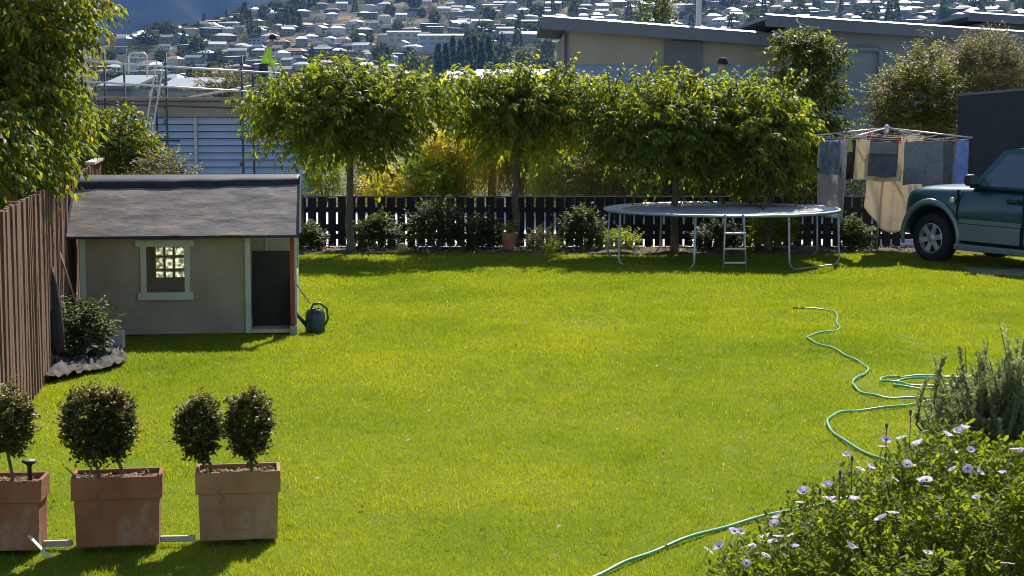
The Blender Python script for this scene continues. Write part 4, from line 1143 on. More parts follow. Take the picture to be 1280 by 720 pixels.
body = MB().add(V, F).build('body', TEAL, car, True)
ss = body.modifiers.new('sub', 'SUBSURF'); ss.levels = ss.render_levels = 2
def arch_cut(x):
    Mx = Matrix.Translation((x, 0, .42)) @ Matrix.Rotation(R(90), 4, 'X')
    return MB().lathe([(.50, -1.1), (.50, -.55), (.50, .55), (.50, 1.1)], 36, M=Mx)
cut = arch_cut(0); cut.box(-.47, .47, -1.1, 1.1, -.1, .42)
c2_ = arch_cut(2.78); c2_.box(2.31, 3.25, -1.1, 1.1, -.1, .42)
dg = bpy.context.evaluated_depsgraph_get()
for cm in (cut, c2_):
    cu = cm.build('wheel_arch', BLK)
    mb_ = body.modifiers.new('cut', 'BOOLEAN'); mb_.object = cu; mb_.operation = 'DIFFERENCE'; mb_.solver = 'EXACT'
    cu.matrix_world = Matrix.Identity(4); cu.parent = car
bpy.context.view_layer.update()
dg = bpy.context.evaluated_depsgraph_get()
nm = bpy.data.meshes.new_from_object(body.evaluated_get(dg))
body.modifiers.clear(); body.data = nm; nm.shade_smooth()
es = body.modifiers.new('es', 'EDGE_SPLIT'); es.split_angle = R(45)
for o in [o for o in car.children if o.name.startswith('wheel_arch')]: bpy.data.objects.remove(o)
MB().box(-.5, 3.75, -.5, .5, .36, .8).build('chassis', BLK, car)
for xw in (0, 2.78):
    for s in (-1, 1):
        # flared arch lip
        fl_ = MB(); pts = [];
        for q in range(25):
            a = R(-14 + 208 * q / 24)
            pts.append((xw + .545 * math.cos(a), s * .945, .42 + .565 * math.sin(a)))
        fl_.tube(pts, [.022 + .03 * math.sin(math.pi * q / 24) ** .5 if 0 < q < 24 else .022 for q in range(25)], 8)
        fl_.build('fender_flare', SILV, car, True)
        wh = empty('wheel', (xw, s * .80, .395)); wh.parent = car; wh.rotation_euler = (0, 0, R(-4) if xw == 0 else 0)
        Mr = Matrix.Rotation(R(-90 * s), 4, 'X')
        MB().lathe([(.23, -.13), (.33, -.135), (.375, -.115), (.395, -.08), (.398, 0), (.395, .08), (.375, .115), (.33, .135), (.255, .125), (.235, .09), (.23, -.13)], 40, M=Mr, cap=False).build('tyre', RUB, wh, True)
        rm_ = MB().lathe([(.24, .02), (.245, .115), (.232, .12), (.215, .07), (.205, .045), (.01, .04)], 36, M=Mr).build('rim', RIM, wh, 'auto')
        for q in range(6):
            a = 2 * math.pi * q / 6 + .2; b2 = MB()
            b2.bar(Mr @ Vector((.05 * math.cos(a), .05 * math.sin(a), .085)), Mr @ Vector((.222 * math.cos(a), .222 * math.sin(a), .098)), .085, .03, up=Mr @ Vector((0, 0, 1)))
            b2.build('spoke', RIM, wh, bevel=.006)
        MB().lathe([(.07, .06), (.07, .10), (.055, .112), (.01, .114)], 20, M=Mr).build('hub_cap', RIM, wh, 'auto')
        MB().lathe([(.205, .052), (.01, .053)], 30, M=Mr).build('spoke_gap_shade', BLK, wh)  # black disc over the rim face: shade between the spokes put in as colour
# greenhouse
gb, gr, zb, zr = .885, .70, 1.235, 1.86
side_y = lambda z: gb - (z - zb) / (zr - zb) * (gb - gr)
GP = [(.68, zb), (1.16, zr - .03), (1.42, zr + .02), (3.5, zr + .02), (3.78, zr - .1), (3.88, zb)]
V = [(x, -side_y(z), z) for x, z in GP] + [(x, side_y(z), z) for x, z in GP]
F = [(0, 1, 2, 3, 4, 5), (11, 10, 9, 8, 7, 6)] + [(k, k + 6, (k + 1) % 6 + 6, (k + 1) % 6) for k in range(6)]
gh = MB().add(V, F).build('cabin', TEAL, car, 'auto', bevel=.05, seg=3)
def side_win(poly, s, m, d=.006):
    P_ = [Vector((x, s * (side_y(z) + .004), z)) for x, z in poly]; return MB().prism(P_, (0, s * d, .002))
for s in (-1, 1):
    for nm_, poly in (('front_side_window', [(.86, 1.28), (1.25, 1.775), (1.86, 1.795), (1.86, 1.29)]), ('rear_side_window', [(1.96, 1.29), (1.96, 1.795), (2.85, 1.795), (2.9, 1.29)]), ('quarter_window', [(3.0, 1.29), (2.97, 1.795), (3.48, 1.79), (3.68, 1.3)])):
        side_win(poly, s, CG).build(nm_, CG, car)
    ws_ = MB(); ws_.bar((.80, s * (gb + .004), zb + .025), (3.7, s * (gb + .004), zb + .03), .03, .025); ws_.build('belt_trim', BLK, car)
    yb = .945 * s
    for x_, x2 in ((.54, 1.70), (1.75, 2.9)):
        dr = MB(); dr.box(x_, x2, yb - .012 * (s > 0) - .004 * s, yb + .012 * (s < 0) + .02 * s if s > 0 else yb + .012, .68, .75)
        dr.build('door_moulding', SILV, car, bevel=.006)
        MB().box(x_ + .01, x2 - .01, min(yb * .992, yb * 1.012), max(yb * .992, yb * 1.012), .41, .67).build('lower_cladding', SILV, car, bevel=.006)
    for xs_ in (.50, 1.725):
        MB().box(xs_ - .006, xs_ + .006, s * .9 if s > 0 else -.951, .951 if s > 0 else -.9, .45, 1.2).build('door_gap', BLK, car)
    hd = MB(); hd.tube([(1.44, s * .945, 1.07), (1.48, s * .985, 1.075), (1.62, s * .985, 1.085), (1.66, s * .945, 1.085)], .014, 8); hd.build('door_handle', TEAL, car, True)
    MB().box(1.42, 1.68, min(s * .938, s * .947), max(s * .938, s * .947), 1.03, 1.11).build('handle_recess', BLK, car, bevel=.01)
    ind = MB(); ind.lathe([(.001, 0), (.05, .0), (.045, .018), (.001, .024)], 16, M=Matrix.Translation((.40, s * .935, 1.03)) @ Matrix.Rotation(R(-90 * s), 4, 'X')); ind.build('side_indicator', AMB, car, True)
    MB().box(.5, 2.3, min(s * .86, s * 1.0), max(s * .86, s * 1.0), .26, .36).build('side_step', SILV, car, bevel=.02)
    mr_ = empty('mirror', (.80, s * 1.03, 1.30)); mr_.parent = car
    MB().box(-.06, .06, -.11, .10, -.02, .16).build('housing', BLK, mr_, bevel=.055, seg=4)
    MB().box(-.03, .03, -s * .16 if s > 0 else .02, -.02 if s > 0 else .16, -.05, .02).build('arm', BLK, mr_, bevel=.012)
    MB().box(.062, .067, -.08, .08, .01, .15).build('mirror_glass', CG, mr_)
    MB().tube([(1.95, s * .64, zr + .02), (2.0, s * .64, zr + .07), (3.4, s * .64, zr + .07), (3.45, s * .64, zr + .02)], .018, 8).build('roof_rail', STEEL, car, True)
    MB().box(-.69, -.60, min(s * .38, s * .70), max(s * .38, s * .70), .80, .95).build('headlight', LENS, car, bevel=.03)
MB().add([(.77, -.72, 1.27), (.77, .72, 1.27), (1.13, .6, 1.805), (1.13, -.6, 1.805)], [(0, 1, 2, 3)]).build('windscreen', CG, car).location = (-.012, 0, .01)
MB().box(-.75, -.58, -.74, .74, .42, .66).build('front_bumper', SILV, car, bevel=.07, seg=4)
MB().box(-.72, -.66, -.34, .34, .74, .90).build('grille', BLK, car, bevel=.02)
MB().box(1.5, 1.6, -.6, -.3, .9, 1.6).build('seat', BLK, car, bevel=.04)
# bare ground by the car
tag(gridmesh('bare_soil', *(lambda X, Y: (X, Y, lawn_z(X, Y) + .008 + .012 * fbm(X * 6, Y * 6, 2)))(*np.meshgrid(np.linspace(7.3, 10.5, 40), np.linspace(26.5, 28.0, 24))), mat('dry_soil', (.28, .22, .15), 1, .3, 7, .8, 40)), kind='structure')

# ------------------------------------------------------------------ louvred house with scaffold
HB = empty('louvred_house', (at(260, 200, 50).x, 50, -1.5), 0, 'house with pale blue horizontal louvres under the scaffold', 'house')
hx0, hx1 = at(60, 200, 50).x - HB.location.x, at(398, 200, 50).x - HB.location.x
zc = lambda py: at(260, py, 50).z + 1.5
GREYW = mat('grey_fascia', (.36, .34, .31), .85, .1, 2); LOUV = mat('pale_louvre', (.52, .62, .80), .5, .05, 2)
MB().box(hx0, hx1, .25, 8, -1, zc(126)).build('wall', GREYW, HB)
MB().box(hx0 - .1, hx1 + .1, -.05, .245, zc(146), zc(127)).build('fascia', GREYW, HB)
MB().box(hx0 - .2, hx1 + .2, -.2, 8.2, zc(126) + .003, zc(123)).build('roof_edge', mat('grey_cap', (.3, .29, .28), .7, .1, 2), HB)
lz = zc(147)
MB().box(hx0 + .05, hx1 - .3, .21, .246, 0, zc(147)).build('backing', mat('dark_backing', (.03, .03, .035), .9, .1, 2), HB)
lm = MB().prism([(0, -.05, -.18), (0, -.03, -.185), (0, .12, -.01), (0, .10, .0)], (hx1 - hx0 - .2, 0, 0)).mesh('louvre'); lm.materials.append(LOUV)
k = 0
while lz > .2:
    o = bpy.data.objects.new('louvre', lm); COL.objects.link(o); o.parent = HB; o.location = (hx0 + .1, -.02, lz); lz -= .205
for px in (246, 384):
    q = at(px, 200, 50).x - HB.location.x; MB().box(q - .04, q + .04, -.14, -.075, -.2, zc(147)).build('mullion', mat('pale_mullion', (.62, .6, .55), .7, .08, 3), HB)
MB().box(hx1 - .25, hx1 + .12, -.12, .24, -.5, zc(147)).build('corner_pier', GREYW, HB)

SC = empty('scaffold', (at(250, 200, 49).x, 49, -1.5), 0, 'steel tube scaffold standing against the louvred house', 'scaffold')
DKST = mat('dark_scaffold_tube', (.10, .105, .11), .5, .2, 5, metal=.5); LTST = mat('bright_scaffold_tube', (.62, .63, .63), .4, .12, 5, metal=.5)
sl_ = lambda px, py, Y=49: at(px, py, Y) - SC.location
for px, top, Y in ((207, 66, 48.9), (302, 70, 48.9), (195, 98, 49.6), (316, 92, 49.6), (130, 66, 48.9), (155, 80, 49.6)):
    q = sl_(px, top, Y); MB().tube([(q.x, q.y, -1), tuple(q)], .033, 8).build('standard', DKST, SC, True)
for a, b_ in (((60, 74), (352, 92)), ((60, 99), (335, 116))):
    MB().tube([sl_(*a, 48.83), sl_(*b_, 48.83)], .028, 8).build('guard_rail', LTST, SC, True)
for a, b_ in (((60, 128), (325, 136)), ((60, 173), (225, 176))):
    MB().tube([sl_(*a, 48.83), sl_(*b_, 48.83)], .025, 8).build('ledger', DKST, SC, True)
MB().tube([sl_(225, 124, 49.7), sl_(335, 104, 49.7)], .035, 8).build('brace', LTST, SC, True)
MB().tube([sl_(161, 92, 49.5), sl_(161, 70, 49.5), sl_(165, 66, 49.5), sl_(180, 66, 49.5), sl_(184, 70, 49.5), sl_(184, 96, 49.5)], .022, 8).build('gate_hoop', LTST, SC, True)
for py in (72, 80, 88):
    MB().tube([sl_(161, py, 49.5), sl_(184, py, 49.5)], .012, 6).build('gate_bar', LTST, SC, True)
MB().bar(sl_(60, 121.5, 49.2), sl_(330, 122.5, 49.2), .7, .05).build('walk_board', mat('scaffold_plank', (.38, .30, .2), .9, .2, 4), SC)
for px in (207, 302):
    for py in (81, 106, 134, 152, 173, 205):
        q = sl_(px, py, 48.9); MB().box(q.x - .05, q.x + .05, q.y - .05, q.y + .05, q.z - .06, q.z + .06).build('coupler', DKST, SC, bevel=.012)
LD = empty('access_ladder', (0, 0, 0), 0, 'aluminium ladder leaning up through the scaffold', 'ladder')
la0, la1, lb0, lb1 = at(181, 168, 48.5), at(196, 76, 49.0), at(190, 168, 48.5), at(205, 76, 49.0)
MB().tube([la0, la1], .025, 6).build('rail', LTST, LD); MB().tube([lb0, lb1], .025, 6).build('rail', LTST, LD)
for k in range(9):
    f = (k + .5) / 9; MB().tube([la0.lerp(la1, f), lb0.lerp(lb1, f)], .016, 6).build('rung', LTST, LD)

# ------------------------------------------------------------------ workers
SKIN = mat('skin', (.42, .26, .19), .6, .08, 5); VEST = mat('hi_vis_cloth', (.42, .75, .03), .7, .1, 5); TROU = mat('dark_trousers', (.04, .045, .06), .9, .2, 5); CAPK = mat('dark_cap', (.02, .022, .03), .8, .2, 5)
def skin_mesh(name, verts, edges, rad, m, parent, root=0, sub=2):
    me = bpy.data.meshes.new(name); me.from_pydata(verts, edges, []); o = link(name, me, m, parent)
    mod = o.modifiers.new('skin', 'SKIN'); mod.use_smooth_shade = True
    for k, r_ in enumerate(rad): me.skin_vertices[0].data[k].radius = (r_, r_ * .85) if not isinstance(r_, tuple) else r_
    me.skin_vertices[0].data[root].use_root = True
    sm = o.modifiers.new('sub', 'SUBSURF'); sm.levels = sm.render_levels = sub
    return o
def worker(loc_, rz, label, lean=.18):
    w = empty('person', loc_, rz, label, 'person')
    L = lean                                   # facing +X, upper body leaning forward
    J = dict(pel=(0, 0, .95), wst=(.03, 0, 1.08), chs=(.06 + L * .6, 0, 1.34), nck=(.10 + L, 0, 1.52), hd0=(.13 + L * 1.1, 0, 1.60), hd1=(.17 + L * 1.2, 0, 1.74))
    for s, n_ in ((1, 'l'), (-1, 'r')):
        J['hip' + n_] = (0, .10 * s, .90); J['kne' + n_] = (.05 + .06 * s, .12 * s, .50); J['ank' + n_] = (-.02 + .10 * s, .13 * s, .09); J['toe' + n_] = (.14 + .10 * s, .15 * s, .04)
        J['sho' + n_] = (.07 + L * .9, .19 * s, 1.44); J['elb' + n_] = (.07 + L * .9, .27 * s, 1.15); J['wri' + n_] = (.20 + L, .22 * s, .95); J['han' + n_] = (.26 + L, .20 * s, .90)
    ks = list(J); ix = {k: i for i, k in enumerate(ks)}
    E = [('pel', 'wst'), ('wst', 'chs'), ('chs', 'nck'), ('nck', 'hd0'), ('hd0', 'hd1')]
    for n_ in 'lr': E += [('pel', 'hip' + n_), ('hip' + n_, 'kne' + n_), ('kne' + n_, 'ank' + n_), ('ank' + n_, 'toe' + n_), ('chs', 'sho' + n_), ('sho' + n_, 'elb' + n_), ('elb' + n_, 'wri' + n_), ('wri' + n_, 'han' + n_)]
    rad = dict(pel=.13, wst=.125, chs=.145, nck=.06, hd0=.085, hd1=.09); rr = dict(hip=.095, kne=.062, ank=.045, toe=.04, sho=.062, elb=.045, wri=.032, han=.036)
    rf = lambda k: rad.get(k) or rr[k[:3]]
    skin_mesh('body', [J[k] for k in ks], [(ix[a], ix[b_]) for a, b_ in E], [rf(k) for k in ks], SKIN, w)
    def sub(name, keys, edges, grow, m):
        i2 = {k: i for i, k in enumerate(keys)}
        skin_mesh(name, [J[k] for k in keys], [(i2[a], i2[b_]) for a, b_ in edges], [rf(k) * 1.0 + grow for k in keys], m, w)
    sub('jacket', ['wst', 'chs', 'shol', 'elbl', 'wril', 'shor', 'elbr', 'wrir', 'pel'], [('pel', 'wst'), ('wst', 'chs'), ('chs', 'shol'), ('shol', 'elbl'), ('elbl', 'wril'), ('chs', 'shor'), ('shor', 'elbr'), ('elbr', 'wrir')], .025, VEST)
    sub('trousers', ['pel', 'hipl', 'knel', 'ankl', 'hipr', 'kner', 'ankr'], [('pel', 'hipl'), ('hipl', 'knel'), ('knel', 'ankl'), ('pel', 'hipr'), ('hipr', 'kner'), ('kner', 'ankr')], .022, TROU)
    h = Vector(J['hd1'])
    for s in (-1, 1):
        sub_ = MB().lathe([(.001, -.14), (.05, -.13), (.055, -.05), (.045, 0)], 10, c=Vector(J['toe' + ('l' if s > 0 else 'r')]) + Vector((-.05, 0, .09))); sub_.build('boot', CAPK, w, True)
    MB().lathe([(.115, -.03), (.118, .02), (.10, .08), (.06, .115), (.001, .125)], 18, c=h).build('cap', CAPK, w, True)
    MB().box(h.x + .06, h.x + .21, -.08, .08, h.z - .035, h.z - .018).build('cap_brim', CAPK, w, bevel=.008)
    MB().tube([h + Vector((.11, 0, -.03)), h + Vector((.135, 0, -.075)), h + Vector((.11, 0, -.085))], [.012, .02, .012], 6).build('nose', SKIN, w, True)
    return w
g = at(331, 122, 50.6)
w1 = worker((g.x, 50.6, zc(123) - 1.5 + .005), 0.25, 'roof worker in lime high visibility top and dark cap standing beside the scaffold', .07)
g2 = at(341, 98, 50.25)
bk = empty('white_bucket', (g2.x, 50.25, zc(123) - 1.5 + .62), 0, 'white plastic pail beside the roof worker', 'bucket')
MB().lathe([(.11, 0), (.14, .3), (.148, .3), (.148, .32), (.13, .32), (.1, .015)], 18).build('pail', mat('white_plastic', (.75, .75, .73), .5, .05, 4), bk, 'auto')
MB().tube([(-.14, 0, .3), (-.09, 0, .42), (0, 0, .46), (.09, 0, .42), (.14, 0, .3)], .006, 6).build('handle', STEEL, bk, True)
# a stack of pavers on the roof that the pail stands on
o = MB().box(-.22, .22, -.2, .2, -.615, -.002).build('roof_crate', mat('grey_crate', (.2, .2, .2), .8, .2, 4), bevel=.01); o.location = bk.location; tag(o, 'grey crate on the roof under the white pail', 'crate')
g = at(906, 86, 38.5)
w2 = worker((g.x - .2, 38.5, g.z - 1.60), .9, 'second worker in lime top half hidden behind the right fence trees', .1)
pl_ = empty('work_platform', (g.x, 38.5, 0), 0, 'low work platform behind the right fence trees', 'platform')
ztop = w2.location.z - .003
MB().box(-1.2, 1.2, -.5, .5, ztop - .05, ztop).build('deck', mat('scaffold_plank', (.38, .30, .2)), pl_)
for sx in (-1.1, 1.1):
    for sy in (-.4, .4): MB().tube([(sx, sy, -.1), (sx, sy, ztop - .05)], .03, 8).build('leg', DKST, pl_, True)

# ------------------------------------------------------------------ grey building on the right
OLIVE = mat('olive_render', (.30, .29, .22), .85, .06, 1.5, .1, 30); BLUEG = mat('blue_grey_render', (.20, .235, .25), .8, .06, 1.5, .1, 30)
SLATE = mat('slate_fascia', (.135, .15, .18), .6, .1, 2); PANEL = mat('charcoal_panel', (.13, .135, .145), .6, .1, 3); BRIGHT = mat('bright_flashing', (.75, .76, .78), .3, .05, 3, metal=.4)
FLSH = mat('grey_flashing', (.25, .255, .27), .45, .1, 3, metal=.3)
PBLUE = mat('pale_blue_panel', (.20, .26, .38), .6, .06, 2)
def monobuild(Y, l, r_, y_l, y_r, fas, lab, wm):
    A_, B_ = at(l, y_l, Y), at(r_, y_r, Y)
    root = empty('grey_building', (A_.x, Y, -2), 0, lab, 'building')
    z0, z1 = A_.z + 2, B_.z + 2; w = B_.x - A_.x; sl2 = (z1 - z0) / w; f = fas * Y / FPX
    ov = .55
    MB().prism([(0.05, .3, -2), (w, .3, -2), (w, .3, z1 - f * .9), (.05, .3, z0 + sl2 * .05 - f * .9)], (0, 9, 0)).build('wall', wm, root)
    MB().prism([(-ov, -.2, z0 - sl2 * ov - f), (w, -.2, z1 - f), (w, -.2, z1), (-ov, -.2, z0 - sl2 * ov)], (0, .05, 0)).build('fascia', SLATE, root)
    MB().prism([(-ov, -.15, z0 - sl2 * ov - .1), (w, -.15, z1 - .1), (w, -.15, z1 - .01), (-ov, -.15, z0 - sl2 * ov - .01)], (0, 9.8, 0)).build('roof', SLATE, root)
    MB().prism([(-ov, -.24, z0 - sl2 * ov + .0), (w, -.24, z1 + .0), (w, -.12, z1 + .028), (-ov, -.12, z0 - sl2 * ov + .028)], (0, .03, .012)).build('flashing', FLSH, root)
    return root, A_, w
gb1, A_, w_ = monobuild(42, 706, 1010, 23, 46, 15, 'olive grey building with sloping dark fascia behind the fence trees', OLIVE)
q0, q1 = at(832, 60, 42).x - A_.x, at(878, 60, 42).x - A_.x
MB().box(q0, q1, .22, .296, 0, at(850, 53, 42).z + 2).build('dark_panel', PANEL, gb1)
MB().box(q0 - .03, q1 + .03, .2, .298, at(850, 53, 42).z + 2, at(850, 51.5, 42).z + 2).build('panel_trim', SLATE, gb1)
for a, b_ in ((706, 831), (879, 1010)):
    MB().box(at(a, 90, 42).x - A_.x + .06, at(b_, 90, 42).x - A_.x, .26, .298, 0, at(800, 82, 42).z + 2).build('lower_band', PBLUE, gb1)
q = at(876, 30, 42.4); MB().tube([(q.x - A_.x, .9, 6), (q.x - A_.x, .9, 9.2)], .07, 12).build('flue', BRIGHT, gb1, True)
q = at(707, 60, 42).x - A_.x; MB().tube([(q, .24, 0), (q, .24, at(707, 40, 42).z + 2)], .04, 8).build('downpipe', SLATE, gb1, True)
gb2, A2, w2_ = monobuild(41, 985, 1330, 21, 44, 14, 'blue grey building with bent downpipe behind the clothesline', BLUEG)
dp = [(1060, 61), (1098, 61), (1103, 63), (1104, 68), (1100, 150)]
MB().tube([Vector((at(a, b_, 41).x - A2.x, .22, at(a, b_, 41).z + 2)) for a, b_ in dp], .06, 10).build('downpipe', BLUEG, gb2, True)
gb3, _, _ = monobuild(46, 1235, 1420, 18, 30, 10, 'far end of grey building with dark roof at the right edge', PANEL)

# dark garage wall
gw = empty('garage_wall', (at(1196, 200, 34.4).x, 34.4, 0), R(-28), 'dark navy garage wall behind the parked car', 'wall')
NAVY = mat('dark_cladding', (.035, .036, .045), .7, .12, 3, .1, 30)
MB().prism([(0, 0, -.1), (4.5, 0, -.1), (4.5, 0, 3.2), (0, 0, 2.83)], (0, .2, 0)).build('wall', NAVY, gw)
MB().prism([(-.03, -.03, 2.83), (4.53, -.03, 3.205), (4.53, -.03, 3.25), (-.03, -.03, 2.875)], (0, .26, 0)).build('capping', SLATE, gw)
# ------------------------------------------------------------------ planters
def terramat(name, a, b2):
    m = mat(name, a, .85, .2, 3.5, .25, 45, col2=b2)
    nt = m.node_tree; N, Lk = nt.nodes, nt.links; b = N['Principled BSDF']
    rp = [q for q in N if q.bl_idname == 'ShaderNodeValToRGB'][0]; tc_ = [q for q in N if q.bl_idname == 'ShaderNodeTexCoord'][0]
    for sc_, lo_, hi_, colr, st_ in ((5.0, .56, .72, (.42, .36, .30, 1), (1, 1, .6)), (9.0, .60, .74, (.07, .06, .035, 1), (1.6, 1.6, .5))):
        mp_ = N.new('ShaderNodeMapping'); mp_.inputs['Scale'].default_value = st_; nz_ = N.new('ShaderNodeTexNoise'); nz_.inputs['Scale'].default_value = sc_; nz_.inputs['Detail'].default_value = 8; nz_.inputs['Roughness'].default_value = .65
        mr_ = N.new('ShaderNodeMapRange'); mr_.inputs[1].default_value = lo_; mr_.inputs[2].default_value = hi_; mr_.inputs[4].default_value = .6
        mx_2 = N.new('ShaderNodeMix'); mx_2.data_type = 'RGBA'; mx_2.inputs[7].default_value = colr
        Lk.new(tc_.outputs['Object'], mp_.inputs['Vector']); Lk.new(mp_.outputs[0], nz_.inputs['Vector']); Lk.new(nz_.outputs['Fac'], mr_.inputs[0]); Lk.new(mr_.outputs[0], mx_2.inputs[0])
        src_ = b.inputs['Base Color'].links[0].from_socket; Lk.new(src_, mx_2.inputs[6]); Lk.new(mx_2.outputs[2], b.inputs['Base Color'])
    return m
POT1 = terramat('terracotta_red', (.25, .09, .04), (.36, .15, .07)); POT2 = terramat('terracotta_sandy', (.33, .165, .075), (.42, .235, .11))
MULCH = mat('bark_mulch', (.06, .04, .03), 1, .5, 20, 1, 60, col2=(.28, .24, .2))
def planter(cx, fy, w, h, dp, m, label, motif=False, rz=0.0):
    root = empty('planter', (cx, fy + dp / 2, 0), rz, label, 'planter', 'terracotta trough planters in a row')
    b = MB(); hw, hd = w / 2 * .94, dp / 2 * .92; tz = h * .70
    # tapered open trough
    q = .97
    vs_ = [(-hw * q, -hd * q, 0), (hw * q, -hd * q, 0), (hw * q, hd * q, 0), (-hw * q, hd * q, 0), (-hw, -hd, tz), (hw, -hd, tz), (hw, hd, tz), (-hw, hd, tz)]
    b.add(vs_, [(3, 2, 1, 0), (0, 1, 5, 4), (1, 2, 6, 5), (2, 3, 7, 6), (3, 0, 4, 7), (4, 5, 6, 7)])
    b.build('trough', m, root, bevel=.008, seg=3)
    r = MB(); W, D, t_ = w / 2, dp / 2, .022
    o_ = [(-W, -D), (W, -D), (W, D), (-W, D)]; i_ = [(-W + t_, -D + t_), (W - t_, -D + t_), (W - t_, D - t_), (-W + t_, D - t_)]
    vv = [(x, y, tz - .006) for x, y in o_] + [(x, y, h) for x, y in o_] + [(x, y, h) for x, y in i_] + [(x, y, tz + .02) for x, y in i_]
    ff = [(3, 2, 1, 0)]
    for k in range(4):
        k2 = (k + 1) % 4; ff += [(k, k2, 4 + k2, 4 + k), (4 + k, 4 + k2, 8 + k2, 8 + k), (8 + k, 8 + k2, 12 + k2, 12 + k)]
    ff.append((12, 13, 14, 15)); r.add(vv, ff); r.build('rim', m, root, bevel=.006, seg=3)
    if motif:
        for x0_, x1_, z0_, z1_ in ((-.09, .09, .065, .073), (-.09, .09, .187, .195), (-.09, -.082, .073, .187), (.082, .09, .073, .187)):
            MB().box(x0_, x1_, -hd - .004, -hd * .985 + .004, z0_, z1_).build('motif_frame', m, root, bevel=.002)
        MB().lathe([(.001, -.006), (.03, -.004), (.04, .004)], 8, M=Matrix.Translation((0, -hd * .99, .13)) @ Matrix.Rotation(R(90), 4, 'X')).build('motif_boss', m, root)
    gx, gy = np.meshgrid(np.linspace(-W + t_ + .001, W - t_ - .001, 40), np.linspace(-D + t_ + .001, D - t_ - .001, 24))
    s_ = gridmesh('mulch', gx, gy, h - .03 + .010 * fbm(gx * 30, gy * 30, 3), MULCH, False); s_.parent = root
    n = 160; P = np.stack([rng.uniform(-W + .04, W - .04, n), rng.uniform(-D + .04, D - .04, n), np.full(n, h - .022)], 1)
    ch = leaf_obj('bark_chips', [leaf_arrays(P, rng.normal(size=(n, 3)) * [1, 1, .3], rdir(n) * .6 + [0, 0, 1], rng.uniform(.02, .045, n), rng.uniform(.01, .018, n), rng.uniform(0, 1, n), T_LEAF)], LITTER, root)
    ch['kind'] = 'stuff'
    return root
pg = {}
for key, (l, r_, by, m, lab, mo) in {'a': (-58, 50, 690, POT1, 'reddish terracotta trough cut off by the left edge of the photo', False),
                                     'b': (87, 198, 684, POT1, 'reddish terracotta trough holding two merged topiary balls', False),
                                     'c': (242, 347, 676, POT2, 'sandy terracotta trough with square relief and two separate topiary balls', True)}.items():
    p0, p1 = gnd(l, by), gnd(r_, by); pg[key] = planter((p0.x + p1.x) / 2, p0.y, p1.x - p0.x, .415, .27, m, lab, mo, {'a': .06, 'b': .16, 'c': .15}[key])
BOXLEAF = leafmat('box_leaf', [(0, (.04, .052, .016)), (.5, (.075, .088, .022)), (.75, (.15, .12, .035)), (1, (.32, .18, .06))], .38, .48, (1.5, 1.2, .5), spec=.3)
def topiary(px, Y, by_px, l, r_, top, bot, lab, n=2600):
    zt, zb = at(px, top, Y).z, at(px, bot, Y).z; a_, b2 = at(l, top, Y), at(r_, top, Y); w = (b2.x - a_.x) / 2 * 1.0; cx_ = (a_.x + b2.x) / 2
    g = at(by_px, 590, Y)
    root = empty('topiary', (g.x, Y, .385), 0, lab, 'topiary', 'clipped box topiaries in the planters')
    hz_ = (zt - zb) / 2 * 1.06; ns = n // 5
    d = rdir(ns); k = rng.uniform(.45, .97, (ns, 1)) ** .6
    lump = 1 + .13 * np.sin(d[:, :1] * 7 + px) * np.cos(d[:, 2:3] * 6 + px) + .08 * np.sin(d[:, 1:2] * 9 + px * .3)
    wz = np.clip(1.02 + .16 * d[:, 2:3], .8, 1.12)
    P = d * k * lump * np.concatenate([w * wz, w * wz, hz_ + 0 * wz], 1) + [cx_ - g.x, 0, (zt + zb) / 2 - .385]
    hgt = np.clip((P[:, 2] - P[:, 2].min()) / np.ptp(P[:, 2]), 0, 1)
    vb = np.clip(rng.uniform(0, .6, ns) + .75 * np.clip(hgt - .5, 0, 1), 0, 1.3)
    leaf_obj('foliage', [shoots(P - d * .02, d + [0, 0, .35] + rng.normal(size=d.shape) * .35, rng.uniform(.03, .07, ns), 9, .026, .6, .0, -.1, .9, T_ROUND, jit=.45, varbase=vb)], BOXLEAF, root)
    n = ns
    c_ = Vector((cx_ - g.x, 0, (zt + zb) / 2 - .385)); sb = MB(); low = Vector((c_.x, 0, zb - .385 + .05))
    sb.tube([(0, 0, -.03), (.006, .004, .04), low.lerp(Vector((0, 0, .06)), .4), low, c_], [.012, .0105, .010, .009, .005], 8)
    for _ in range(14):
        e = Vector(P[rng.integers(0, n)]); sb.tube([low.lerp(c_, random.uniform(0, .8)), e], [.005, .002], 5, cap=False)
    sb.build('stem', BARK, root, True); return root
ya, yb, yc = (pg[k].location.y for k in 'abc')
topiary(8, ya, 14, -30, 42, 485, 570, 'topiary ball cut off by the left edge of the photo', 3600)
topiary(112, yb, 122, 76, 145, 484, 576, 'left topiary ball of the merged pair in the reddish trough', 4200)
topiary(140, yb + .03, 151, 112, 169, 490, 573, 'right topiary ball of the merged pair in the reddish trough', 3400)
topiary(248, yc, 263, 221, 275, 497, 574, 'narrow left topiary ball in the sandy trough', 3200)
topiary(308, yc, 314, 280, 338, 492, 572, 'right topiary ball in the sandy trough', 3400)

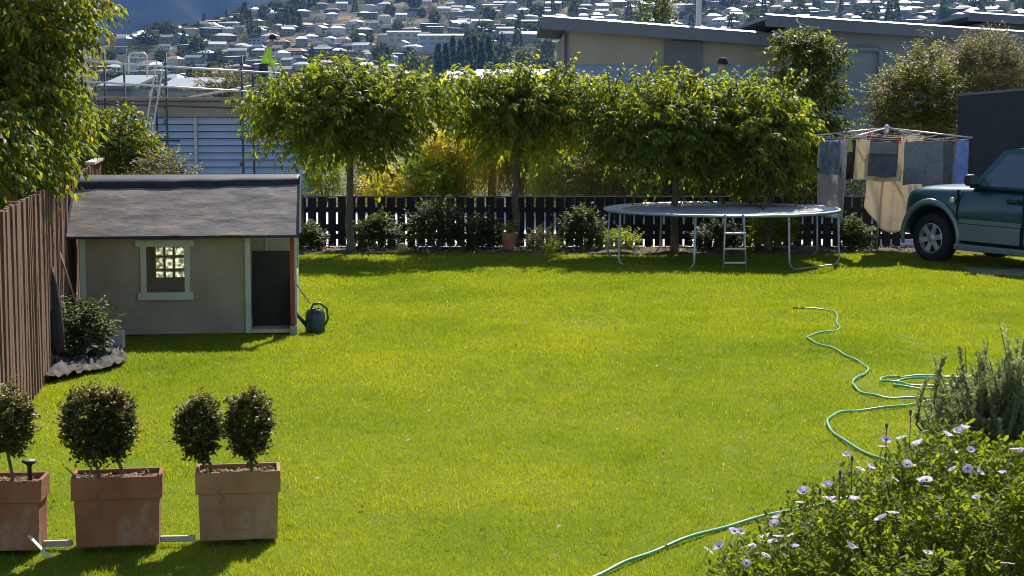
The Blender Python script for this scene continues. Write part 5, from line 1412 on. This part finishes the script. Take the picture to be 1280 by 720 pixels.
so = empty('solar_light', (at(37, 590, ya - .06).x, ya - .06, .37), 0, 'black solar stake light with pale top in the leftmost planter', 'light')
MB().lathe([(.013, -.05), (.013, .12), (.017, .125), (.017, .13)], 12).build('stake', BLK, so, 'auto')
MB().lathe([(.018, .13), (.042, .145), (.044, .152), (.04, .156)], 18).build('head', BLK, so, 'auto')
MB().lathe([(.001, .1585), (.036, .157)], 18).build('panel', mat('solar_panel', (.5, .52, .55), .25, .1, 20), so)
o = MB().tube([(0, 0, 0), (-.02, -.005, .05), (-.06, -.01, .09)], [.005, .004, .002], 6).build('bare_twig', BARK); g = at(92, 602, yb - .08); o.location = (at(95, 600, yb - .1).x, yb - .1, .385); tag(o, 'bare bent twig at the left end of the middle trough', 'twig')
WTIM = mat('white_edging', (.5, .47, .40), .8, .12, 6)
for (a, b_, yv, lab) in ((51, 89, 682, 'short pale edging strip between the two reddish troughs'), (199, 243, 676, 'short pale edging strip between the reddish and sandy troughs')):
    p0, p1 = gnd(a, yv), gnd(b_, yv - 1)
    o = MB().bar(p0 + Vector((0, .03, .004)), p1 + Vector((0, .03, .004)), .03, .036).build('edging_strip', WTIM, bevel=.004); tag(o, lab, 'edging', 'pale edging strips between planters')
p0 = at(36, 664, pg['a'].location.y - .15); p1 = gnd(62, 700)
o = MB().bar(Vector((p0.x, p0.y, .10)), Vector((p1.x, p1.y, .015)), .02, .006).build('plastic_strap', mat('pale_strap', (.6, .56, .42), .6, .1, 5)); tag(o, 'pale plastic strap lying against the leftmost trough', 'strap')

# ------------------------------------------------------------------ watering can
wc = gnd(393, 417)
WG = mat('dark_green_plastic', (.018, .05, .045), .35, .15, 5, spec=.5)
can = empty('watering_can', (wc.x, wc.y + .1, 0), R(200), 'dark green watering can standing on the lawn by the playhouse', 'watering can')
MB().lathe([(.10, 0), (.112, .01), (.118, .12), (.112, .22), (.095, .26), (.07, .275), (.062, .27), (.085, .25)], 24).build('tank', WG, can, 'auto')
MB().tube([(.09, 0, .07), (.20, 0, .20), (.30, 0, .36)], [.026, .019, .013], 10).build('spout', WG, can, True)
MB().lathe([(.012, 0), (.035, .03), (.034, .036), (.001, .04)], 14, M=Matrix.Translation((.30, 0, .355)) @ Matrix.Rotation(R(35), 4, 'Y')).build('rose', WG, can, 'auto')
MB().tube([(.05, 0, .27), (.02, 0, .33), (-.06, 0, .335), (-.14, 0, .27), (-.15, 0, .15), (-.115, 0, .08)], .013, 8).build('handle', WG, can, True)
o = MB().tube([at(371, 356, HY0 - .05), gnd(386, 384 + 26) + Vector((0, .12, .28))], .008, 6).build('garden_cane', mat('grey_cane', (.25, .24, .22), .7, .2, 5)); tag(o, 'thin cane leaning from the playhouse corner to the watering can', 'cane')

# ------------------------------------------------------------------ hose
def smooth_path(pts, n=10):
    P_ = [Vector(p) for p in pts]; out = []
    for i in range(len(P_) - 1):
        p0, p1, p2, p3 = P_[max(i - 1, 0)], P_[i], P_[i + 1], P_[min(i + 2, len(P_) - 1)]
        for k in range(n):
            t = k / n
            out.append(.5 * ((2 * p1) + (p2 - p0) * t + (2 * p0 - 5 * p1 + 4 * p2 - p3) * t * t + (3 * p1 - p0 - 3 * p2 + p3) * t ** 3))
    out.append(P_[-1]); return out
hp = [(1003, 388), (1030, 389), (1043, 392), (1047, 397), (1046, 403), (1050, 411), (1042, 415), (1018, 420), (1009, 425), (1022, 433), (1045, 441), (1062, 450), (1078, 458), (1085, 466), (1079, 473), (1067, 480), (1067, 487), (1078, 496), (1100, 502), (1130, 504), (1165, 502), (1215, 494),
      (1235, 484), (1200, 475), (1150, 475), (1115, 478), (1100, 482), (1112, 485), (1160, 487), (1220, 484), (1225, 479), (1180, 478), (1130, 482), (1118, 487), (1150, 491), (1200, 490), (1190, 500), (1150, 509), (1110, 515), (1070, 519), (1045, 524), (1034, 533), (1040, 545), (1062, 559), (1098, 574), (1140, 590), (1160, 602), (1120, 612), (1040, 627), (965, 645), (900, 664), (840, 683), (790, 700), (735, 720), (640, 742)]
raw = [gnd(*q) for q in hp]
pts = smooth_path(raw, 8)
for i, p in enumerate(pts):
    p.z = float(lawn_z(p.x, p.y)) + .019 + .006 * math.sin(i * .5) + (.016 if 170 < i < 260 and (i // 22) % 2 else 0)
HOSE = mat('green_hose', (.10, .34, .16), .3, .12, 4, spec=.6, col2=(.2, .46, .26))
ho = empty('garden_hose', (pts[0].x, pts[0].y, 0), 0, 'green garden hose snaking across the lawn and coiled by the rosemary', 'hose')
Lh = lambda p: p - Vector((pts[0].x, pts[0].y, 0))
MB().tube([Lh(p) for p in pts], .0112, 8).build('tube', HOSE, ho, True)
MB().tube([Lh(pts[0]) + Vector((-.12, 0, .0)), Lh(pts[0]) + Vector((.03, 0, 0))], .018, 10).build('nozzle', BLK, ho, True)

# ------------------------------------------------------------------ rosemary and daisy bush
ROSE = leafmat('rosemary_leaf', [(0, (.10, .125, .065)), (.6, (.21, .24, .135)), (1, (.38, .4, .26))], .45, .6, (1.2, 1.2, .7), spec=.25)
def rosemary():
    root = empty('rosemary_bush', (at(1240, 560, 10.4).x, 10.4, 0), 0, 'upright grey green rosemary bush at the right edge', 'bush')
    b = root.location; n = 420
    tips = [(1249, 402), (1235, 425), (1207, 435), (1168, 448), (1178, 444), (1195, 462), (1220, 440), (1262, 440), (1280, 425), (1290, 410), (1158, 470), (1275, 455), (1186, 470), (1228, 455), (1213, 470), (1300, 430), (1310, 450)]
    P0, P1 = [], []
    for k in range(n):
        if k < len(tips): t_ = at(tips[k][0], tips[k][1], 10.4 + random.uniform(-.25, .15))
        else:
            px = random.uniform(1150, 1340); lim = np.interp(px, [1150, 1200, 1250, 1340], [500, 465, 440, 440]); t_ = at(px, random.uniform(lim, 560), 10.4 + random.uniform(-.45, .35))
        base = Vector((b.x + (t_.x - b.x) * .72 + random.uniform(-.16, .16), b.y + (t_.y - b.y) * .7 + random.uniform(-.1, .1), max(.02, t_.z - random.uniform(.28, .6))))
        P0.append(tuple(base - b)); P1.append(tuple(t_ - b))
    P0, P1 = np.array(P0), np.array(P1); D = P1 - P0; LEN = np.linalg.norm(D, axis=1); D /= LEN[:, None]
    M = 260; t_ = rng.uniform(.02, 1, (n, M)); pos = P0[:, None] + D[:, None] * (LEN[:, None] * t_)[..., None]
    pos[..., 0] += .03 * np.sin(t_ * 3 + np.arange(n)[:, None]) * t_; pos[..., 1] += .03 * np.cos(t_ * 3 + 2 * np.arange(n)[:, None]) * t_
    a = rng.uniform(0, 6.28, (n, M)); rad_ = np.stack([np.cos(a), np.sin(a), .75 + 0 * a], -1)
    L = .034 * rng.uniform(.7, 1.2, (n, M)) * (1.05 - .45 * t_)
    r = lambda q: q.reshape(-1, 3)
    v = np.clip(rng.uniform(0, .5, (n, 1)) + rng.uniform(0, .5, (n, M)), 0, 1)
    leaf_obj('foliage', [leaf_arrays(r(pos), r(rad_), rdir(n * M), L.ravel() * 1.25, L.ravel() * .2 + .002, v.ravel(), T_NEEDLE)], ROSE, root)
    sb = MB()
    for k in range(n): sb.tube([P0[k], (P0[k] + P1[k]) / 2, P1[k]], [.005, .004, .002], 5, cap=False)
    for k in range(0, n, 5): sb.tube([(0, 0, -.02), Vector(P0[k]) * .5 + Vector((0, 0, .05)), P0[k]], [.02, .012, .006], 6, cap=False)
    sb.build('stem', BARK, root, True)
rosemary()
DAISY = leafmat('daisy_leaf', [(0, (.045, .078, .013)), (.5, (.098, .145, .018)), (1, (.19, .23, .028))], .5, .6, (1.6, 1.35, .4), spec=.18)
outline = ([880, 905, 930, 970, 1010, 1050, 1090, 1120, 1160, 1200, 1240, 1290, 1350], [735, 705, 690, 660, 635, 618, 590, 572, 562, 552, 560, 556, 560])
def daisybush():
    Yc = 7.9; c = at(1180, 720, Yc)
    root = empty('daisy_bush', (c.x, Yc, 0), 0, 'sprawling daisy bush with pale lilac flowers in the lower right corner', 'bush')
    b = root.location; P, D = [], []
    n = 3300
    while len(P) < n:
        px = random.uniform(875, 1380); Y = Yc + random.uniform(-1.1, .75)
        ph_ = 1 - ((Y - Yc - .1) / 1.25) ** 2 * .5
        top = np.interp(px, *outline)
        zt = at(px, top, Yc).z * ph_ - .09 + .025 * math.sin(px * .05) + .025 * math.sin(Y * 7 + px * .02)
        x = at(px, 700, Y).x
        dent = float(fbm(np.array([x * 2.2]), np.array([Y * 2.2 + 5]), 2)[0])
        zt += .17 * dent
        z = zt * (1 - .55 * random.random() ** 2.2)
        if z < .05: continue
        P.append((x - b.x, Y - b.y, z)); D.append(((px - 1150) / 600, (Y - Yc) * .6 - .1, 1.0))
    P, D = np.array(P), np.array(D)
    D = nrm(D + rng.normal(size=P.shape) * .35)
    A = shoots(P - D * .10, D, rng.uniform(.10, .16, n), 9, .042, .46, .0, -.25, .95, T_ROUND, jit=.3)
    leaf_obj('foliage', [A], DAISY, root)
    idx = rng.integers(0, n, 120); sb = MB()
    for k in idx:
        e = Vector(P[k]); sb.tube([(e.x * .35, e.y * .35, -.02), (e.x * .75, e.y * .75, e.z * .6), e], [.012, .008, .003], 5, cap=False)
    sb.build('stem', BARK, root, True)
    # flowers, each its own part
    pm_, nt, bs_, N, Lk = nmat('lilac_petal'); bs_.inputs['Base Color'].default_value = (.72, .58, .76, 1); bs_.inputs['Roughness'].default_value = .6
    tr = N.new('ShaderNodeBsdfTranslucent'); tr.inputs['Color'].default_value = (.84, .72, .85, 1); mx = N.new('ShaderNodeMixShader'); mx.inputs[0].default_value = .45
    nz = N.new('ShaderNodeTexNoise'); nz.inputs['Scale'].default_value = 60; cr = N.new('ShaderNodeValToRGB'); cr.color_ramp.elements[0].color = (.68, .52, .72, 1); cr.color_ramp.elements[1].color = (.9, .84, .9, 1)
    Lk.new(nz.outputs['Fac'], cr.inputs['Fac']); Lk.new(cr.outputs['Color'], bs_.inputs['Base Color'])
    Lk.new(bs_.outputs[0], mx.inputs[1]); Lk.new(tr.outputs[0], mx.inputs[2]); Lk.new(mx.outputs[0], N['Material Output'].inputs['Surface'])
    EYE = mat('flower_eye', (.10, .05, .14), .8, .3, 90)
    protos_ = []
    for q in range(3):
        npet = 15; V, F = [], []
        cup = (.1, .45, 1.1)[q]
        for k in range(npet):
            a = 2 * math.pi * k / npet + random.uniform(-.06, .06); ca, sa = math.cos(a), math.sin(a); i0 = len(V)
            for rr_, ww, zz in ((.008, .004, 0), (.022, .0075, .012 * cup), (.034, .007, .02 * cup), (.041 * random.uniform(.93, 1.05), .002, .024 * cup - .003)):
                for s in (-1, 1): V.append((rr_ * ca - s * ww * sa, rr_ * sa + s * ww * ca, zz + random.uniform(-.002, .003)))
            for j in range(3): F.append((i0 + 2 * j, i0 + 2 * j + 1, i0 + 2 * j + 3, i0 + 2 * j + 2))
        me = bpy.data.meshes.new('petals'); me.from_pydata(V, [], F); me.materials.append(pm_); protos_.append(me)
    ey = MB().lathe([(.001, -.004), (.009, -.002), (.0095, .003), (.005, .006)], 10).mesh('eye'); ey.materials.append(EYE)
    stm = MB().tube([(0, 0, -.002), (.01, .005, -.08), (.02, .0, -.17)], .0022, 5).mesh('stalk'); stm.materials.append(mat('flower_stalk', (.09, .12, .03), .7))
    fl_px = [(899, 683, 1.2), (886, 688, 1.0), (918, 664, 1.1), (926, 665, .8), (944, 685, 1.2), (957, 673, 1.25), (966, 677, .9), (973, 647, 1.0), (968, 656, .9), (993, 683, .8), (1005, 616, 1.1), (1000, 629, .9), (1035, 608, 1.0), (1037, 626, 1.2), (1045, 628, 1.0), (1060, 570, .9), (1076, 586, .9), (1086, 584, 1.0), (1101, 648, 1.1), (1116, 642, 1.0), (1063, 685, 1.1), (1103, 559, 1.0), (1108, 550, 1.0), (1127, 548, 1.0), (1148, 556, 1.1), (1158, 600, 1.0), (1200, 541, 1.1), (1206, 536, .9), (1184, 545, .9), (1270, 562, 1.1), (1276, 566, .9), (1259, 704, 1.1), (1221, 622, .8), (1160, 690, .8)]
    for _ in range(20):
        px = random.uniform(890, 1270); fl_px.append((px, np.interp(px, *outline) + random.uniform(-6, 40), random.uniform(.6, .95)))
    for px, py, sc_ in fl_px:
        top = np.interp(px, *outline)
        Y = Yc + (.1 if py < top + 12 else -.55 - .25 * (py - top) / 100)
        p = at(px, py, Y) - b
        f = empty('flower', tuple(p)); f.parent = root
        f.rotation_euler = (random.uniform(-.7, .45), random.uniform(-.55, .55), random.uniform(0, 6)); f.scale = (sc_ * .7,) * 3
        q = random.randrange(3)
        for nm_, me in (('petals', protos_[q]), ('eye', ey), ('stalk', stm)):
            o = bpy.data.objects.new(nm_, me); COL.objects.link(o); o.parent = f
    # dead buds on stalks
    for px, py in ((1108, 537), (1138, 520), (1050, 596), (1065, 578), (1025, 618)):
        p = at(px, py, Yc + .15) - b; MB().tube([p + Vector((0, 0, -.16)), p, p + Vector((0, 0, .015)), p + Vector((0, 0, .03))], [.002, .0025, .008, .006], 6).build('bud', EYE, root, True)
    return root
daisybush()
